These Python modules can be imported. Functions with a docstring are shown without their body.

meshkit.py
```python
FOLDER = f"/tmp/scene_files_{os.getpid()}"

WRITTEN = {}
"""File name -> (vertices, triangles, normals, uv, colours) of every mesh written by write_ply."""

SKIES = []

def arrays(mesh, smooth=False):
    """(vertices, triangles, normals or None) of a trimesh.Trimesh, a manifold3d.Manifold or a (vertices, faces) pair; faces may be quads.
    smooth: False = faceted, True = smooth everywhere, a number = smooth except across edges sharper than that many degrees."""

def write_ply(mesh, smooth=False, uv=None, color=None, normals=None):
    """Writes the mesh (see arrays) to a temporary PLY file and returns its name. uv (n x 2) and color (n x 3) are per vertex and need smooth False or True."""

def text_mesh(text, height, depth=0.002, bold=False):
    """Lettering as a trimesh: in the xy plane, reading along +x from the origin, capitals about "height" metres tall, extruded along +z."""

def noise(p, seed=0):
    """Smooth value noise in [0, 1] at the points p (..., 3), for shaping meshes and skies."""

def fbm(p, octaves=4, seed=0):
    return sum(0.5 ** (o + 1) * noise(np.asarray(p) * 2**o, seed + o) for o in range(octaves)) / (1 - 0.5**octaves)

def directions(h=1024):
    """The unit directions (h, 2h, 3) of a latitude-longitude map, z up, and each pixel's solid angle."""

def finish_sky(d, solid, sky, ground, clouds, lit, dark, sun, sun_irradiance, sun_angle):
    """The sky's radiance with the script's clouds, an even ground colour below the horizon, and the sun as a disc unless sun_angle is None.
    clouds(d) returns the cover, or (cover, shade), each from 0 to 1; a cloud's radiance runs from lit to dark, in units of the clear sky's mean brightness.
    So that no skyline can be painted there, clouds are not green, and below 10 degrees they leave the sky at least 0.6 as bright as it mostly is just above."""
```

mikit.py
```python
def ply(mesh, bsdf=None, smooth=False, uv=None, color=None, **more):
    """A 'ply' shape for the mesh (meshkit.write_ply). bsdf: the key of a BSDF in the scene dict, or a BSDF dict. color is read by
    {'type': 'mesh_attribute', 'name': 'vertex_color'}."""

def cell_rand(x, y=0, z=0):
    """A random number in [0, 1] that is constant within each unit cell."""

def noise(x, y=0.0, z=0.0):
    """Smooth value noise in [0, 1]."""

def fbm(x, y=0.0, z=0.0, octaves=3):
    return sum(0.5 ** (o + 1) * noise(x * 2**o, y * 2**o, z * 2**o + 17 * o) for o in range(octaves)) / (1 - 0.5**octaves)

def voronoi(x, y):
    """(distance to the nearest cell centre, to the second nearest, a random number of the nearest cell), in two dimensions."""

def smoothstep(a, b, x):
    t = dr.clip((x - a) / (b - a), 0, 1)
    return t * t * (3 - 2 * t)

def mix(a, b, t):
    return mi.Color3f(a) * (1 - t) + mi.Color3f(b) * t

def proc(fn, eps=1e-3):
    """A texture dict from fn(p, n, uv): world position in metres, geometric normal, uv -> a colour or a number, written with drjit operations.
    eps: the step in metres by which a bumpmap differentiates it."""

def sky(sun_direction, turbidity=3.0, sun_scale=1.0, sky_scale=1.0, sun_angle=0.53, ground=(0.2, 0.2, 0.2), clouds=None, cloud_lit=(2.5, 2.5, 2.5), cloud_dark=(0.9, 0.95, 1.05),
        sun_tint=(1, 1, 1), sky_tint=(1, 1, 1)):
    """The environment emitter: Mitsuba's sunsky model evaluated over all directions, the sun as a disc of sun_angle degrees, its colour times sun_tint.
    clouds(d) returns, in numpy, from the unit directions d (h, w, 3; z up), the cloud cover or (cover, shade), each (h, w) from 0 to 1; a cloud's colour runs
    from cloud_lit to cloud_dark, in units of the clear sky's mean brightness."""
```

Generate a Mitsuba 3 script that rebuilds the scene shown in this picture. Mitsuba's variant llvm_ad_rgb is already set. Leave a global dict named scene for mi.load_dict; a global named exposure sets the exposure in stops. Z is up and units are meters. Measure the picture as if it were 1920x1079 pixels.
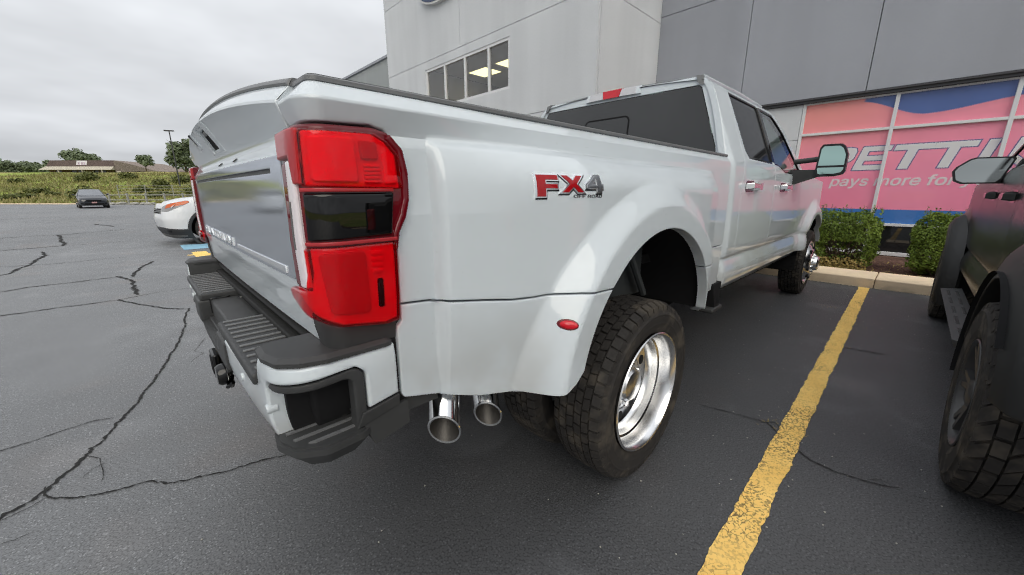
import math, random
import numpy as np, trimesh, shapely
import shapely.geometry as sg
from shapely import affinity
import drjit as dr, mitsuba as mi
import mikit, meshkit
from mitsuba import ScalarTransform4f as T

random.seed(7)
RNG = np.random.default_rng(11)
scene, labels = {'type': 'scene'}, {}

# ---------------------------------------------------------------- camera, sky, exposure
# metres; y runs along the grey truck towards the showroom, x to its right, origin on the ground under its rear axle
CAM, YAW, PITCH = np.array([1.865, -1.502, 1.255]), math.radians(45.98), math.radians(14.044)
FWD = np.array([-math.sin(YAW) * math.cos(PITCH), math.cos(YAW) * math.cos(PITCH), -math.sin(PITCH)])
scene['camera'] = {'type': 'perspective', 'fov': 2 * math.degrees(math.atan(960 / 715.9)), 'fov_axis': 'x', 'near_clip': 0.02, 'far_clip': 2000.0,
                   'to_world': T().look_at(origin=CAM.tolist(), target=(CAM + FWD).tolist(), up=[0, 0, 1])}


def overcast(d):
    """closed cloud, three times as bright overhead as at the horizon, streaked and mottled"""
    up = np.clip(d[..., 2], 0, 1)
    q = 1.0 / (0.14 + up)
    p = np.stack([d[..., 0] * q, d[..., 1] * q, 0 * up], -1)
    n = meshkit.fbm(p * 1.5 + 5.3, 5, 3)
    m = meshkit.fbm(p * 0.5 + 1.7, 3, 9)
    b = (0.46 + 0.54 * up ** 0.8) * (1 + 0.75 * (n - 0.5) + 0.85 * (m - 0.5))
    return np.ones_like(up), np.clip(1.15 - b, 0, 1)


scene['sky'] = mikit.sky([0.62, -0.45, 0.62], turbidity=4, sun_scale=0.34, sun_angle=50, sun_tint=(0.80, 0.93, 1.12), sky_scale=1.0, clouds=overcast,
                         cloud_lit=(3.26, 3.36, 3.50), cloud_dark=(0.42, 0.44, 0.465), ground=(0.12, 0.12, 0.12))
exposure = 2.1

# ---------------------------------------------------------------- small tools


def ref(k): return {'type': 'ref', 'id': k}


def rgb(*c): return {'type': 'rgb', 'value': list(c)}


def add(key, mesh, bsdf, smooth=35, label=None, cat=None, group=None, kind=None, **more):
    """one entry of the scene; a key that is taken gets the next three-digit number"""
    key = free(key)
    scene[key] = mikit.ply(mesh, bsdf, smooth=smooth, **more)
    tag(key, label, cat, group, kind)
    return key


def free(key):
    def used(k): return k in scene or k in labels or any(s.startswith(k + '__') for s in scene)
    if not used(key): return key
    n = 1
    while used(f'{key}_{n:03d}'): n += 1
    return f'{key}_{n:03d}'


def tag(key, label=None, cat=None, group=None, kind=None):
    d = {k: v for k, v in (('label', label), ('category', cat), ('group', group), ('kind', kind)) if v}
    if d: labels[key] = {**labels.get(key, {}), **d}
    return key


def thing(name, label, cat, group=None):
    key = free(name)
    return tag(key, label, cat, group)


def cat_(ms): return trimesh.util.concatenate([m for m in ms if m is not None])


def mesh(v, f): return trimesh.Trimesh(np.asarray(v, float), np.asarray(f, int), process=False)


def box(x0, x1, y0, y1, z0, z1, r=0.0):
    """a box with chamfered edges"""
    x0, x1, y0, y1, z0, z1 = min(x0, x1), max(x0, x1), min(y0, y1), max(y0, y1), min(z0, z1), max(z0, z1)
    if r <= 0:
        m = trimesh.creation.box(extents=[x1 - x0, y1 - y0, z1 - z0])
        m.apply_translation([(x0 + x1) / 2, (y0 + y1) / 2, (z0 + z1) / 2])
        return m
    r = min(r, (x1 - x0) / 2.01, (y1 - y0) / 2.01, (z1 - z0) / 2.01)
    P = []
    for sx in (0, 1):
        for sy in (0, 1):
            for sz in (0, 1):
                c = np.array([x1 if sx else x0, y1 if sy else y0, z1 if sz else z0])
                o = np.array([-1 if sx else 1, -1 if sy else 1, -1 if sz else 1]) * r
                k = 0.3
                for w in ((0, 1, 1), (1, 0, 1), (1, 1, 0), (k, k, 1), (k, 1, k), (1, k, k)):
                    P.append(c + o * w)
    return trimesh.convex.convex_hull(np.array(P))


def hull(P): return trimesh.convex.convex_hull(np.asarray(P, float))


def xf(m, loc=(0, 0, 0), rz=0, rx=0, ry=0, s=(1, 1, 1)):
    m = m.copy()
    A = np.diag([*(s if np.ndim(s) else (s, s, s)), 1.0])
    for a, ax in ((rx, [1, 0, 0]), (ry, [0, 1, 0]), (rz, [0, 0, 1])):
        if a: A = trimesh.transformations.rotation_matrix(a, ax) @ A
    A[:3, 3] += loc
    flip = np.linalg.det(A[:3, :3]) < 0
    v = m.vertices @ A[:3, :3].T + A[:3, 3]
    f = m.faces[:, ::-1] if flip else m.faces
    return mesh(v, f)


def mirror(m): return mesh(m.vertices * [-1, 1, 1], m.faces[:, ::-1])


def grid(P, closed_u=False, closed_v=False):
    P = np.asarray(P, float)
    n, k = P.shape[:2]
    i, j = np.meshgrid(np.arange(n if closed_u else n - 1), np.arange(k if closed_v else k - 1), indexing='ij')
    a, b = i * k + j, ((i + 1) % n) * k + j
    c, d = ((i + 1) % n) * k + (j + 1) % k, i * k + (j + 1) % k
    f = np.concatenate([np.stack([a, b, c], -1).reshape(-1, 3), np.stack([a, c, d], -1).reshape(-1, 3)])
    return mesh(P.reshape(-1, 3), f)


def lathe(prof, n=64, axis='x'):
    """prof: (r, h) pairs, turned about the axis"""
    prof = np.asarray(prof, float)
    a = np.linspace(0, 2 * np.pi, n, endpoint=False)
    r, h = prof[:, 0], prof[:, 1]
    P = np.stack([h[None] + 0 * a[:, None], r[None] * np.cos(a)[:, None], r[None] * np.sin(a)[:, None]], -1)
    if axis == 'z': P = P[..., [1, 2, 0]]
    if axis == 'y': P = P[..., [2, 0, 1]]
    return grid(P, closed_u=True)


def tube(pts, r, n=10, caps=True):
    pts = np.asarray(pts, float)
    r = np.broadcast_to(np.asarray(r, float), len(pts))
    d = np.gradient(pts, axis=0)
    d /= np.linalg.norm(d, axis=1, keepdims=True) + 1e-12
    up = np.array([0, 0, 1.0]) if abs(d[0, 2]) < 0.9 else np.array([1.0, 0, 0])
    a = np.linspace(0, 2 * np.pi, n, endpoint=False)
    rings = []
    for p, t, q in zip(pts, d, r):
        x = np.cross(t, up); x /= np.linalg.norm(x) + 1e-12
        y = np.cross(t, x)
        rings.append(p + q * (np.cos(a)[:, None] * x + np.sin(a)[:, None] * y))
    m = grid(np.array(rings), closed_v=True)
    v, f, k = list(m.vertices), [tuple(x[::-1]) for x in m.faces], len(pts) * n
    if caps:
        v += [pts[0], pts[-1]]
        for i in range(n):
            j = (i + 1) % n
            f += [(k, i, j), (k + 1, k - n + j, k - n + i)]
    return mesh(v, f)


def prism(poly, z0, z1):
    """extrude a polygon in xy between z0 and z1"""
    g = poly.geoms if hasattr(poly, 'geoms') else [poly]
    m = cat_([trimesh.creation.extrude_polygon(p, z1 - z0, engine='earcut') for p in g])
    m.apply_translation([0, 0, z0])
    return m


def axes(m, order):
    """swap coordinates: order such as 'zxy' says which old axis becomes new x, y, z"""
    i = ['xyz'.index(c) for c in order]
    v = m.vertices[:, i]
    p = np.zeros((3, 3)); p[range(3), i] = 1
    return mesh(v, m.faces[:, ::-1] if np.linalg.det(p) < 0 else m.faces)


def side_prism(pts, x0, x1):
    """polygon in (y, z) extruded along x"""
    return axes(prism(sg.Polygon(pts) if not hasattr(pts, 'geom_type') else pts, x0, x1), 'zxy')




def front_prism(pts, y0, y1):
    """polygon in (x, z) extruded along y"""
    m = prism(sg.Polygon(pts) if not hasattr(pts, 'geom_type') else pts, y0, y1)
    return mesh(m.vertices[:, [0, 2, 1]], m.faces[:, ::-1])


def panel(poly, W, du=0.03, dv=0.03, depth=0.02, bevel=0.003, ugrid=None, vgrid=None, off=0.0):
    """a sheet of the outline POLY (in the surface coordinates u, v), its edges rounded and turned in by DEPTH; W(u, v, w) gives the point w above the surface"""
    polys = [p for p in (poly.geoms if hasattr(poly, 'geoms') else [poly]) if p.area > 1e-7]
    V, F, index = [], [], {}

    def vid(u, v, w):
        k = (round(u, 5), round(v, 5), round(w, 5))
        if k not in index:
            index[k] = len(V); V.append((u, v, w))
        return index[k]

    for p in polys:
        u0, v0, u1, v1 = p.bounds
        us = np.unique(np.r_[u0, u1, np.arange(u0, u1, du) if ugrid is None else ugrid[(ugrid > u0) & (ugrid < u1)]])
        vs = np.unique(np.r_[v0, v1, np.arange(v0, v1, dv) if vgrid is None else vgrid[(vgrid > v0) & (vgrid < v1)]])
        us, vs = us[np.r_[True, np.diff(us) > 1e-4]], vs[np.r_[True, np.diff(vs) > 1e-4]]
        us[-1], vs[-1] = u1, v1
        A, B = np.meshgrid(np.arange(len(us) - 1), np.arange(len(vs) - 1), indexing='ij')
        cells = shapely.box(us[A], vs[B], us[A + 1], vs[B + 1]).ravel()
        bd = p.boundary
        shapely.prepare(p)
        inner = p.buffer(-bevel, join_style=2) if bevel > 0 else p
        rings = [(inner, None)]
        if bevel > 0:
            mid = p.buffer(-bevel * 0.3, join_style=2)
            rings += [(mid.difference(inner), 1), (p.difference(mid), 2)]
        for q, lev in rings:
            if q.is_empty: continue
            shapely.prepare(q)
            full = shapely.contains_properly(q, cells) if lev is None else np.zeros(len(cells), bool)
            part = np.nonzero(shapely.intersects(q, cells) & ~full)[0]
            pieces = []
            for c in np.nonzero(full)[0]:
                a, b = divmod(c, len(vs) - 1)
                ids = [vid(us[a + i], vs[b + j], off) for i, j in ((0, 0), (1, 0), (1, 1), (0, 1))]
                F.extend([(ids[0], ids[1], ids[2]), (ids[0], ids[2], ids[3])])
            for g in shapely.intersection(cells[part], q):
                for h in (g.geoms if hasattr(g, 'geoms') else [g]):
                    if h.geom_type == 'Polygon' and h.area > 1e-9: pieces.append(h)
            for h in pieces:
                tv, tf = trimesh.creation.triangulate_polygon(h, engine='earcut')
                if lev is None: ws = np.full(len(tv), off)
                else:
                    d = shapely.distance(bd, shapely.points(tv))
                    ws = off - bevel * (1 - np.sqrt(np.clip(1 - (1 - np.clip(d / bevel, 0, 1)) ** 2, 0, 1)))
                ids = [vid(a, b, w) for (a, b), w in zip(tv, ws)]
                for t in tf:
                    a, b, c = (tv[t[k]] for k in range(3))
                    cr = (b[0] - a[0]) * (c[1] - a[1]) - (b[1] - a[1]) * (c[0] - a[0])
                    if abs(cr) < 1e-12: continue
                    t = t if cr > 0 else t[::-1]
                    F.append(tuple(ids[k] for k in t))
        # skirt
        p2 = sg.polygon.orient(p)
        for ring in [p2.exterior, *p2.interiors]:
            c = shapely.get_coordinates(shapely.segmentize(ring, max(du, dv)))
            lo, hi = off - bevel, off - bevel - depth
            for (a, b), (e, f) in zip(c[:-1], c[1:]):
                if abs(a - e) + abs(b - f) < 1e-7: continue
                i = len(V); V.extend([(a, b, lo), (e, f, lo), (e, f, hi), (a, b, hi)])
                F.extend([(i, i + 3, i + 2), (i, i + 2, i + 1)])
    V = np.array(V)
    m = trimesh.Trimesh(np.stack(W(V[:, 0], V[:, 1], V[:, 2]), -1), np.array(F), process=False)
    m.merge_vertices(digits_vertex=5)
    return mesh(m.vertices, m.faces)


def wrap(m, W, step=0.02):
    """bend a flat mesh (its x, y = surface u, v and its z = height above the surface) onto a surface"""
    if step:
        v, f = trimesh.remesh.subdivide_to_size(m.vertices, m.faces, step, max_iter=12)
        m = mesh(v, f)
    return mesh(np.stack(W(m.vertices[:, 0], m.vertices[:, 1], m.vertices[:, 2]), -1), m.faces)


def interp(x, xs, ys): return np.interp(x, xs, ys)


def smooth01(a, b, x):
    t = np.clip((np.asarray(x, float) - a) / (b - a), 0, 1)
    return t * t * (3 - 2 * t)


def rpoly(pts, r):
    """polygon with rounded corners"""
    p = sg.Polygon(pts)
    return p.buffer(-r, 12).buffer(r, 12)


# ---------------------------------------------------------------- materials
def mat(key, d, two=True):
    scene['m_' + key] = {'type': 'twosided', 'b': d} if two else d
    return 'm_' + key


def gloss(key, c, ior=1.5): return mat(key, {'type': 'plastic', 'diffuse_reflectance': c if isinstance(c, dict) else rgb(*c), 'int_ior': ior, 'nonlinear': True})


def rough(key, c, a=0.25, ior=1.45): return mat(key, {'type': 'roughplastic', 'diffuse_reflectance': c if isinstance(c, dict) else rgb(*c), 'alpha': a, 'int_ior': ior, 'nonlinear': True})


def matte(key, c, r=0.8, spec=0.3, **k): return mat(key, {'type': 'principled', 'base_color': c if isinstance(c, dict) else rgb(*c), 'roughness': r, 'specular': spec, **k})


def metal(key, c=(0.8, 0.8, 0.8), a=0.06): return mat(key, {'type': 'roughconductor', 'material': 'none', 'specular_reflectance': rgb(*c), 'alpha': a})


proc, noise, fbm, voronoi, sstep, mix, crand = mikit.proc, mikit.noise, mikit.fbm, mikit.voronoi, mikit.smoothstep, mikit.mix, mikit.cell_rand


def asphalt_col(p, n, uv):
    # worn drive lane on the left, resealed stalls on the right, darkened further by shade painted into the colour, mottled; pale stones in the binder
    seal_shade = sstep(-0.9, 0.6, p.x + 0.55 * (fbm(p.x * 0.8, p.y * 0.8, 3.0) - 0.5)) * sstep(-2.2, -0.8, p.y + 0.25 * (p.x - 1.0))
    big = fbm(p.x * 0.35, p.y * 0.35, 0.0, 4)
    med = fbm(p.x * 3.1, p.y * 3.1, 5.0, 3)
    f1, f2, cr = voronoi(p.x * 130.0, p.y * 130.0)
    g1, g2, gr = voronoi(p.x * 55.0 + 9.0, p.y * 55.0)
    stone = sstep(0.80, 1.0, cr) * (1.0 - sstep(0.25, 0.5, f1))
    stone2 = sstep(0.9, 1.0, gr) * (1.0 - sstep(0.2, 0.42, g1))
    dark = sstep(0.35, 0.75, f1)
    base = 0.146 * (0.72 + 0.4 * big + 0.25 * med)
    base = base * (1 - 0.57 * seal_shade)
    base = base * (1.0 - 0.35 * dark) + 0.11 * stone * (1 - 0.75 * seal_shade) + 0.08 * stone2 * (1 - 0.72 * seal_shade)
    warm = sstep(0.6, 0.85, fbm(p.x * 1.7 + 4.0, p.y * 1.7, 2.0, 3)) * 0.06
    dust = sstep(0.62, 0.80, fbm(p.x * 2.3 + 14.0, p.y * 2.3, 7.0, 4)) * 0.022
    base = base + dust
    return mi.Color3f(base * (0.975 + warm), base * 1.0, base * (1.045 + 0.03 * seal_shade - 0.6 * warm))


def asphalt_h(p, n, uv):
    f1, f2, cr = voronoi(p.x * 110.0, p.y * 110.0)
    return (0.5 - f1) * 0.0028 + 0.0025 * noise(p.x * 300.0, p.y * 300.0) + 0.004 * fbm(p.x * 9.0, p.y * 9.0, 1.0, 2)


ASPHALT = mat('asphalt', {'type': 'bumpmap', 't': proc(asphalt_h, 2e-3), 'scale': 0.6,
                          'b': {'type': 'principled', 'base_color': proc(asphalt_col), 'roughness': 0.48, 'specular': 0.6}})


def yellow_col(p, n, uv):
    # old road paint: cracked into plates, rubbed through to the stones
    w = fbm(p.x * 20.0, p.y * 20.0, 1.0, 3)
    a1, a2, ar = voronoi(p.x * 34.0 + 2.2 * w, p.y * 26.0 + 2.2 * w)
    b1, b2, br = voronoi(p.x * 120.0, p.y * 120.0)
    zone = sstep(0.40, 0.62, fbm(p.x * 4.0, p.y * 3.0, 8.0, 3))
    crack = (1.0 - sstep(0.02, 0.10, a2 - a1)) * (0.25 + 0.75 * zone)
    chip = sstep(0.72, 0.86, br) * (0.35 + 0.5 * zone)
    t = dr.minimum(1.0, dr.maximum(crack * 0.85, chip * 0.75))
    c = mix((0.92, 0.62, 0.20), (0.80, 0.50, 0.13), fbm(p.x * 9.0, p.y * 9.0, 4.0, 3))
    return mix(c, (0.055, 0.045, 0.035), t)


YELLOW = matte('yellow_paint', proc(yellow_col), 0.75, 0.3)
CRACK = matte('crack', (0.026, 0.026, 0.026), 0.9, 0.2)


def concrete_col(p, n, uv):
    a = fbm(p.x * 2.0, p.y * 2.0, p.z * 2.0, 4)
    b = noise(p.x * 160.0, p.y * 160.0, p.z * 160.0)
    s = sstep(0.58, 0.75, fbm(p.x * 5.0 + 3.0, p.y * 5.0, p.z * 5.0, 3))
    v = 0.80 + 0.35 * (a - 0.5) + 0.14 * (b - 0.5)
    return mi.Color3f(0.84 * v, 0.675 * v, 0.475 * v) * (1 - 0.22 * s)


CONCRETE = matte('concrete', proc(concrete_col), 0.85, 0.25)


def wallc(c):
    def fn(p, n, uv):
        a = fbm(p.x * 0.8, p.y * 0.8, p.z * 0.8, 3)
        st = fbm(p.x * 2.5 + p.y * 2.5, 1.0, p.z * 0.22, 3)
        b = noise(p.x * 90.0, p.y * 90.0, p.z * 90.0)
        v = 0.94 + 0.12 * (a - 0.5) + 0.17 * (st - 0.5) + 0.05 * (b - 0.5)
        return mi.Color3f(*c) * v
    return proc(fn)


WALL_DARK = mat('wall_dark', {'type': 'principled', 'base_color': wallc((0.30, 0.313, 0.35)), 'roughness': 0.6, 'specular': 0.4})
WALL_LIGHT = mat('wall_light', {'type': 'principled', 'base_color': wallc((0.565, 0.58, 0.60)), 'roughness': 0.6, 'specular': 0.4})
WALL_BACK = mat('wall_back', {'type': 'principled', 'base_color': wallc((0.30, 0.32, 0.325)), 'roughness': 0.6, 'specular': 0.4})
JOINT = matte('joint', (0.07, 0.07, 0.075), 0.9)
ALU = mat('aluminium', {'type': 'principled', 'base_color': rgb(0.62, 0.62, 0.63), 'roughness': 0.4, 'metallic': 0.15, 'specular': 0.5})
SOFFIT = matte('soffit', (0.05, 0.05, 0.055), 0.6)
GLASS = mat('pane_glass', {'type': 'thindielectric', 'int_ior': 1.5, 'specular_transmittance': rgb(0.72, 0.74, 0.74)}, two=False)
TINT_PANE = mat('tinted_pane', {'type': 'thindielectric', 'int_ior': 1.52, 'specular_transmittance': rgb(0.40, 0.41, 0.42)}, two=False)
WINDSCREEN = mat('windscreen_glass', {'type': 'thindielectric', 'int_ior': 1.5, 'specular_transmittance': rgb(0.62, 0.80, 0.72)}, two=False)
PRIVACY = mat('privacy_glass', {'type': 'plastic', 'diffuse_reflectance': rgb(0.012, 0.013, 0.014), 'int_ior': 1.62})



def paint_col(p, n, uv):
    # pale grey lacquer with a thin film of road dust low on the flanks and rain spots
    f = fbm(p.x * 5.0 + p.y * 5.0, p.y * 3.0, p.z * 6.0, 4)
    low = sstep(1.02, 0.62, p.z) * sstep(0.35, 0.75, f) * 0.30
    spot = sstep(0.86, 0.95, noise(p.x * 55.0, p.y * 55.0, p.z * 70.0)) * sstep(0.5, 0.7, fbm(p.x * 3.0, p.y * 3.0, p.z * 3.0 + 4.0, 2)) * 0.10
    return mix(mi.Color3f(0.785, 0.817, 0.838) * (0.985 + 0.03 * f), (0.50, 0.48, 0.45), low + spot)


PAINT = gloss('truck_paint', proc(paint_col), 1.6)
DARK_PAINT = rough('dark_paint', (0.008, 0.008, 0.009), 0.11, 1.42)
WHITE_PAINT = gloss('white_paint', (0.86, 0.87, 0.88))
SEDAN_PAINT = gloss('sedan_paint', (0.045, 0.055, 0.075), 1.7)
FLARE = rough('flare_plastic', (0.040, 0.041, 0.043), 0.32)


def trim_h(p, n, uv): return 0.0006 * noise(p.x * 420.0, p.y * 420.0, p.z * 420.0)


def trim_col(p, n, uv):
    v = 0.85 + 0.4 * fbm(p.x * 7.0, p.y * 7.0, p.z * 7.0, 3)
    return mi.Color3f(0.034, 0.035, 0.036) * v


TRIM = mat('black_trim', {'type': 'bumpmap', 't': proc(trim_h, 5e-4), 'scale': 1.0, 'b': {'type': 'principled', 'base_color': proc(trim_col), 'roughness': 0.5, 'specular': 0.45}})
CAPMAT = matte('rail_cap', (0.125, 0.128, 0.132), 0.45, 0.5)
BLACK = matte('black', (0.010, 0.010, 0.011), 0.8, 0.2)
GLOSSBLACK = gloss('gloss_black', (0.006, 0.006, 0.007))
RUBBERGAP = matte('seal_shade', (0.015, 0.015, 0.015), 0.7)
CHROME = metal('chrome', (0.86, 0.87, 0.88), 0.03)
POLISHED = metal('polished_alloy', (0.80, 0.80, 0.80), 0.07)
SATIN = mat('satin_panel', {'type': 'blendbsdf', 'weight': 0.30, 'a': {'type': 'roughconductor', 'material': 'none', 'specular_reflectance': rgb(0.66, 0.69, 0.745), 'alpha': 0.012}, 'b': {'type': 'diffuse', 'reflectance': rgb(0.36, 0.385, 0.42)}})
BRUSHED = metal('brushed_bar', (0.92, 0.93, 0.95), 0.35)
STEEL = metal('steel', (0.35, 0.34, 0.32), 0.25)
SOOT = matte('sooty_steel', (0.06, 0.055, 0.05), 0.45, 0.5, metallic=0.5)


def tyre_col(p, n, uv):
    v = fbm(p.x * 14.0, p.y * 14.0, p.z * 14.0, 4)
    d = sstep(0.45, 0.75, v)
    return mix((0.024, 0.022, 0.021), (0.060, 0.052, 0.043), d)


TYRE = matte('tyre', proc(tyre_col), 0.75, 0.3)
RED = gloss('red_lens', (0.72, 0.005, 0.030), 1.5)
RED_BRIGHT = gloss('red_lens_bright', (0.78, 0.010, 0.045), 1.5)
RED_PALE = gloss('red_reflector', (0.60, 0.07, 0.085), 1.5)
RED_CLEAR = mat('red_clear_lens', {'type': 'thindielectric', 'int_ior': 1.28, 'specular_transmittance': rgb(1.0, 0.02, 0.075)}, two=False)
LAMP_WHITE = rough('lamp_reflector', (0.93, 0.91, 0.91), 0.2)
LAMP_GREY = rough('lamp_reflector_grey', (0.68, 0.66, 0.66), 0.3)
LAMP_BACK = rough('lamp_back', (0.88, 0.84, 0.85), 0.25)
RED_DEEP = gloss('red_lens_deep', (0.26, 0.004, 0.016), 1.5)
MAROON = gloss('lamp_housing', (0.24, 0.005, 0.016), 1.5)
CLEARLAMP = rough('clear_lens', (0.88, 0.84, 0.86), 0.06)
CLEARDARK = rough('clear_lens_shaded', (0.20, 0.18, 0.18), 0.08)
AMBER = gloss('amber_lens', (0.75, 0.22, 0.05))
WHITEPLASTIC = gloss('white_lens', (0.72, 0.72, 0.74))
HEADLAMP = rough('headlamp', (0.45, 0.45, 0.46), 0.1)
SEAT = matte('seat_cloth', (0.03, 0.03, 0.032), 0.9)
BADGE_RED = gloss('badge_red', (0.55, 0.01, 0.02))
BADGE_GREY = metal('badge_grey', (0.40, 0.41, 0.42), 0.15)
MIRRORGLASS = metal('mirror_glass', (0.42, 0.45, 0.445), 0.004)
CARGLASS = mat('car_glass', {'type': 'plastic', 'diffuse_reflectance': rgb(0.17, 0.185, 0.21), 'int_ior': 1.9})  # pale blue-grey diffuse painted in for the sky reflected by the windscreen
MIRRORTINT = metal('mirror_tint', (0.42, 0.60, 0.555), 0.004)

# ================================================================ the grey pickup truck
TR = thing('pickup_truck', 'pale grey dual-rear-wheel pickup truck parked nose-in at the showroom, seen from its tail', 'pickup truck')
CR = 0.05                                            # plan radius of the bed's rear corner
UC = -1.185 - CR * math.pi / 2


def bed_path(u):
    """plan outline of the bed: across the tail, round the corner, forwards along the side; returns x, y and the outward direction"""
    u = np.asarray(u, float)
    t = np.clip((u - UC) / (CR * math.pi / 2), 0, 1) * math.pi / 2
    nx, ny = np.sin(t), -np.cos(t)
    x = 0.935 + CR * nx + np.minimum(u - UC, 0)
    y = -1.185 + CR * ny + np.maximum(u + 1.185, 0)
    return x, y, nx, ny


def bed_bulge(u, z):
    """how far the wide rear fender stands out of the bed side"""
    A = interp(u, [-2, -0.948, -0.943, -0.936, -0.925, -0.90, -0.45, -0.30, 0.45, 0.60, 0.72, 0.84, 0.95, 1.03, 2],
               [0, 0, 0.014, 0.027, 0.038, 0.046, 0.146, 0.156, 0.156, 0.152, 0.138, 0.100, 0.055, 0.0, 0])
    zt = 1.388 - 0.016 * smooth01(-0.9, 1.0, u)
    q = np.clip((zt - z) / 0.13, 0, 1)
    v = np.where(z < zt, 0.30 * np.clip((zt - z) / 0.018, 0, 1) + 0.70 * (1 - (1 - q) ** 2.2), 0)
    F = A * v
    F = F - 0.020 * smooth01(0.95, 0.62, z) * (A > 0.001)
    d = np.hypot(u - 0.02, z - 0.56) - 0.553
    k = smooth01(0.62, 0.80, u)
    lip = 0.208 - 0.08 * smooth01(0.52, 0.75, u)
    ramp = np.clip((0.178 - d) / 0.088, 0, 1)
    ramp = ramp * ramp * (3 - 2 * ramp) * 0.2 + ramp * 0.8
    F = np.where((u > -0.90) & (u < 0.95), F + np.maximum(lip - F, 0) * ramp * (1 - k), F)
    return F


def W_bed(u, z, w):
    x, y, nx, ny = bed_path(u)
    rear = smooth01(-0.55, -1.06, u)
    b = interp(z, [0.6, 1.20, 1.36, 1.385, 1.440, 1.445, 1.479, 1.53], [0.0, 0.006, -0.006, -0.014, 0.008, 0.006, -0.028, -0.05])
    b2 = interp(z, [0.6, 0.97, 1.25, 1.40, 1.445, 1.479, 1.53], [0.002, 0.012, 0.006, -0.001, -0.007, -0.034, -0.05])
    o = b * rear + b2 * (1 - rear) + bed_bulge(u, z) + w
    return x + nx * o, y + ny * o, np.asarray(z, float)


arch = sg.Point(0.02, 0.56).buffer(0.553, 64)
groove_line = [(-1.6, 0.984), (-1.054, 0.975), (-0.94, 0.966), (-0.83, 0.954), (-0.735, 0.941), (-0.66, 0.938), (-0.59, 0.940), (-0.53, 0.943), (-0.38, 0.936), (0.0, 0.90), (0.55, 0.897), (0.9, 0.905), (1.5, 0.905)]
bed_out = sg.Polygon([(-1.3385, 1.4795), (-1.3385, 1.37), (-1.0665, 1.37), (-1.0665, 0.712), (-0.925, 0.672), (-0.83, 0.641), (-0.72, 0.622), (-0.64, 0.621), (-0.60, 0.627), (-0.56, 0.643), (-0.523, 0.675), (-0.45, 0.55), (0.5, 0.55),
                      (0.46, 0.628), (0.56, 0.632), (0.60, 0.66), (0.70, 0.60), (1.335, 0.60), (1.335, 1.4795)])
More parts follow.
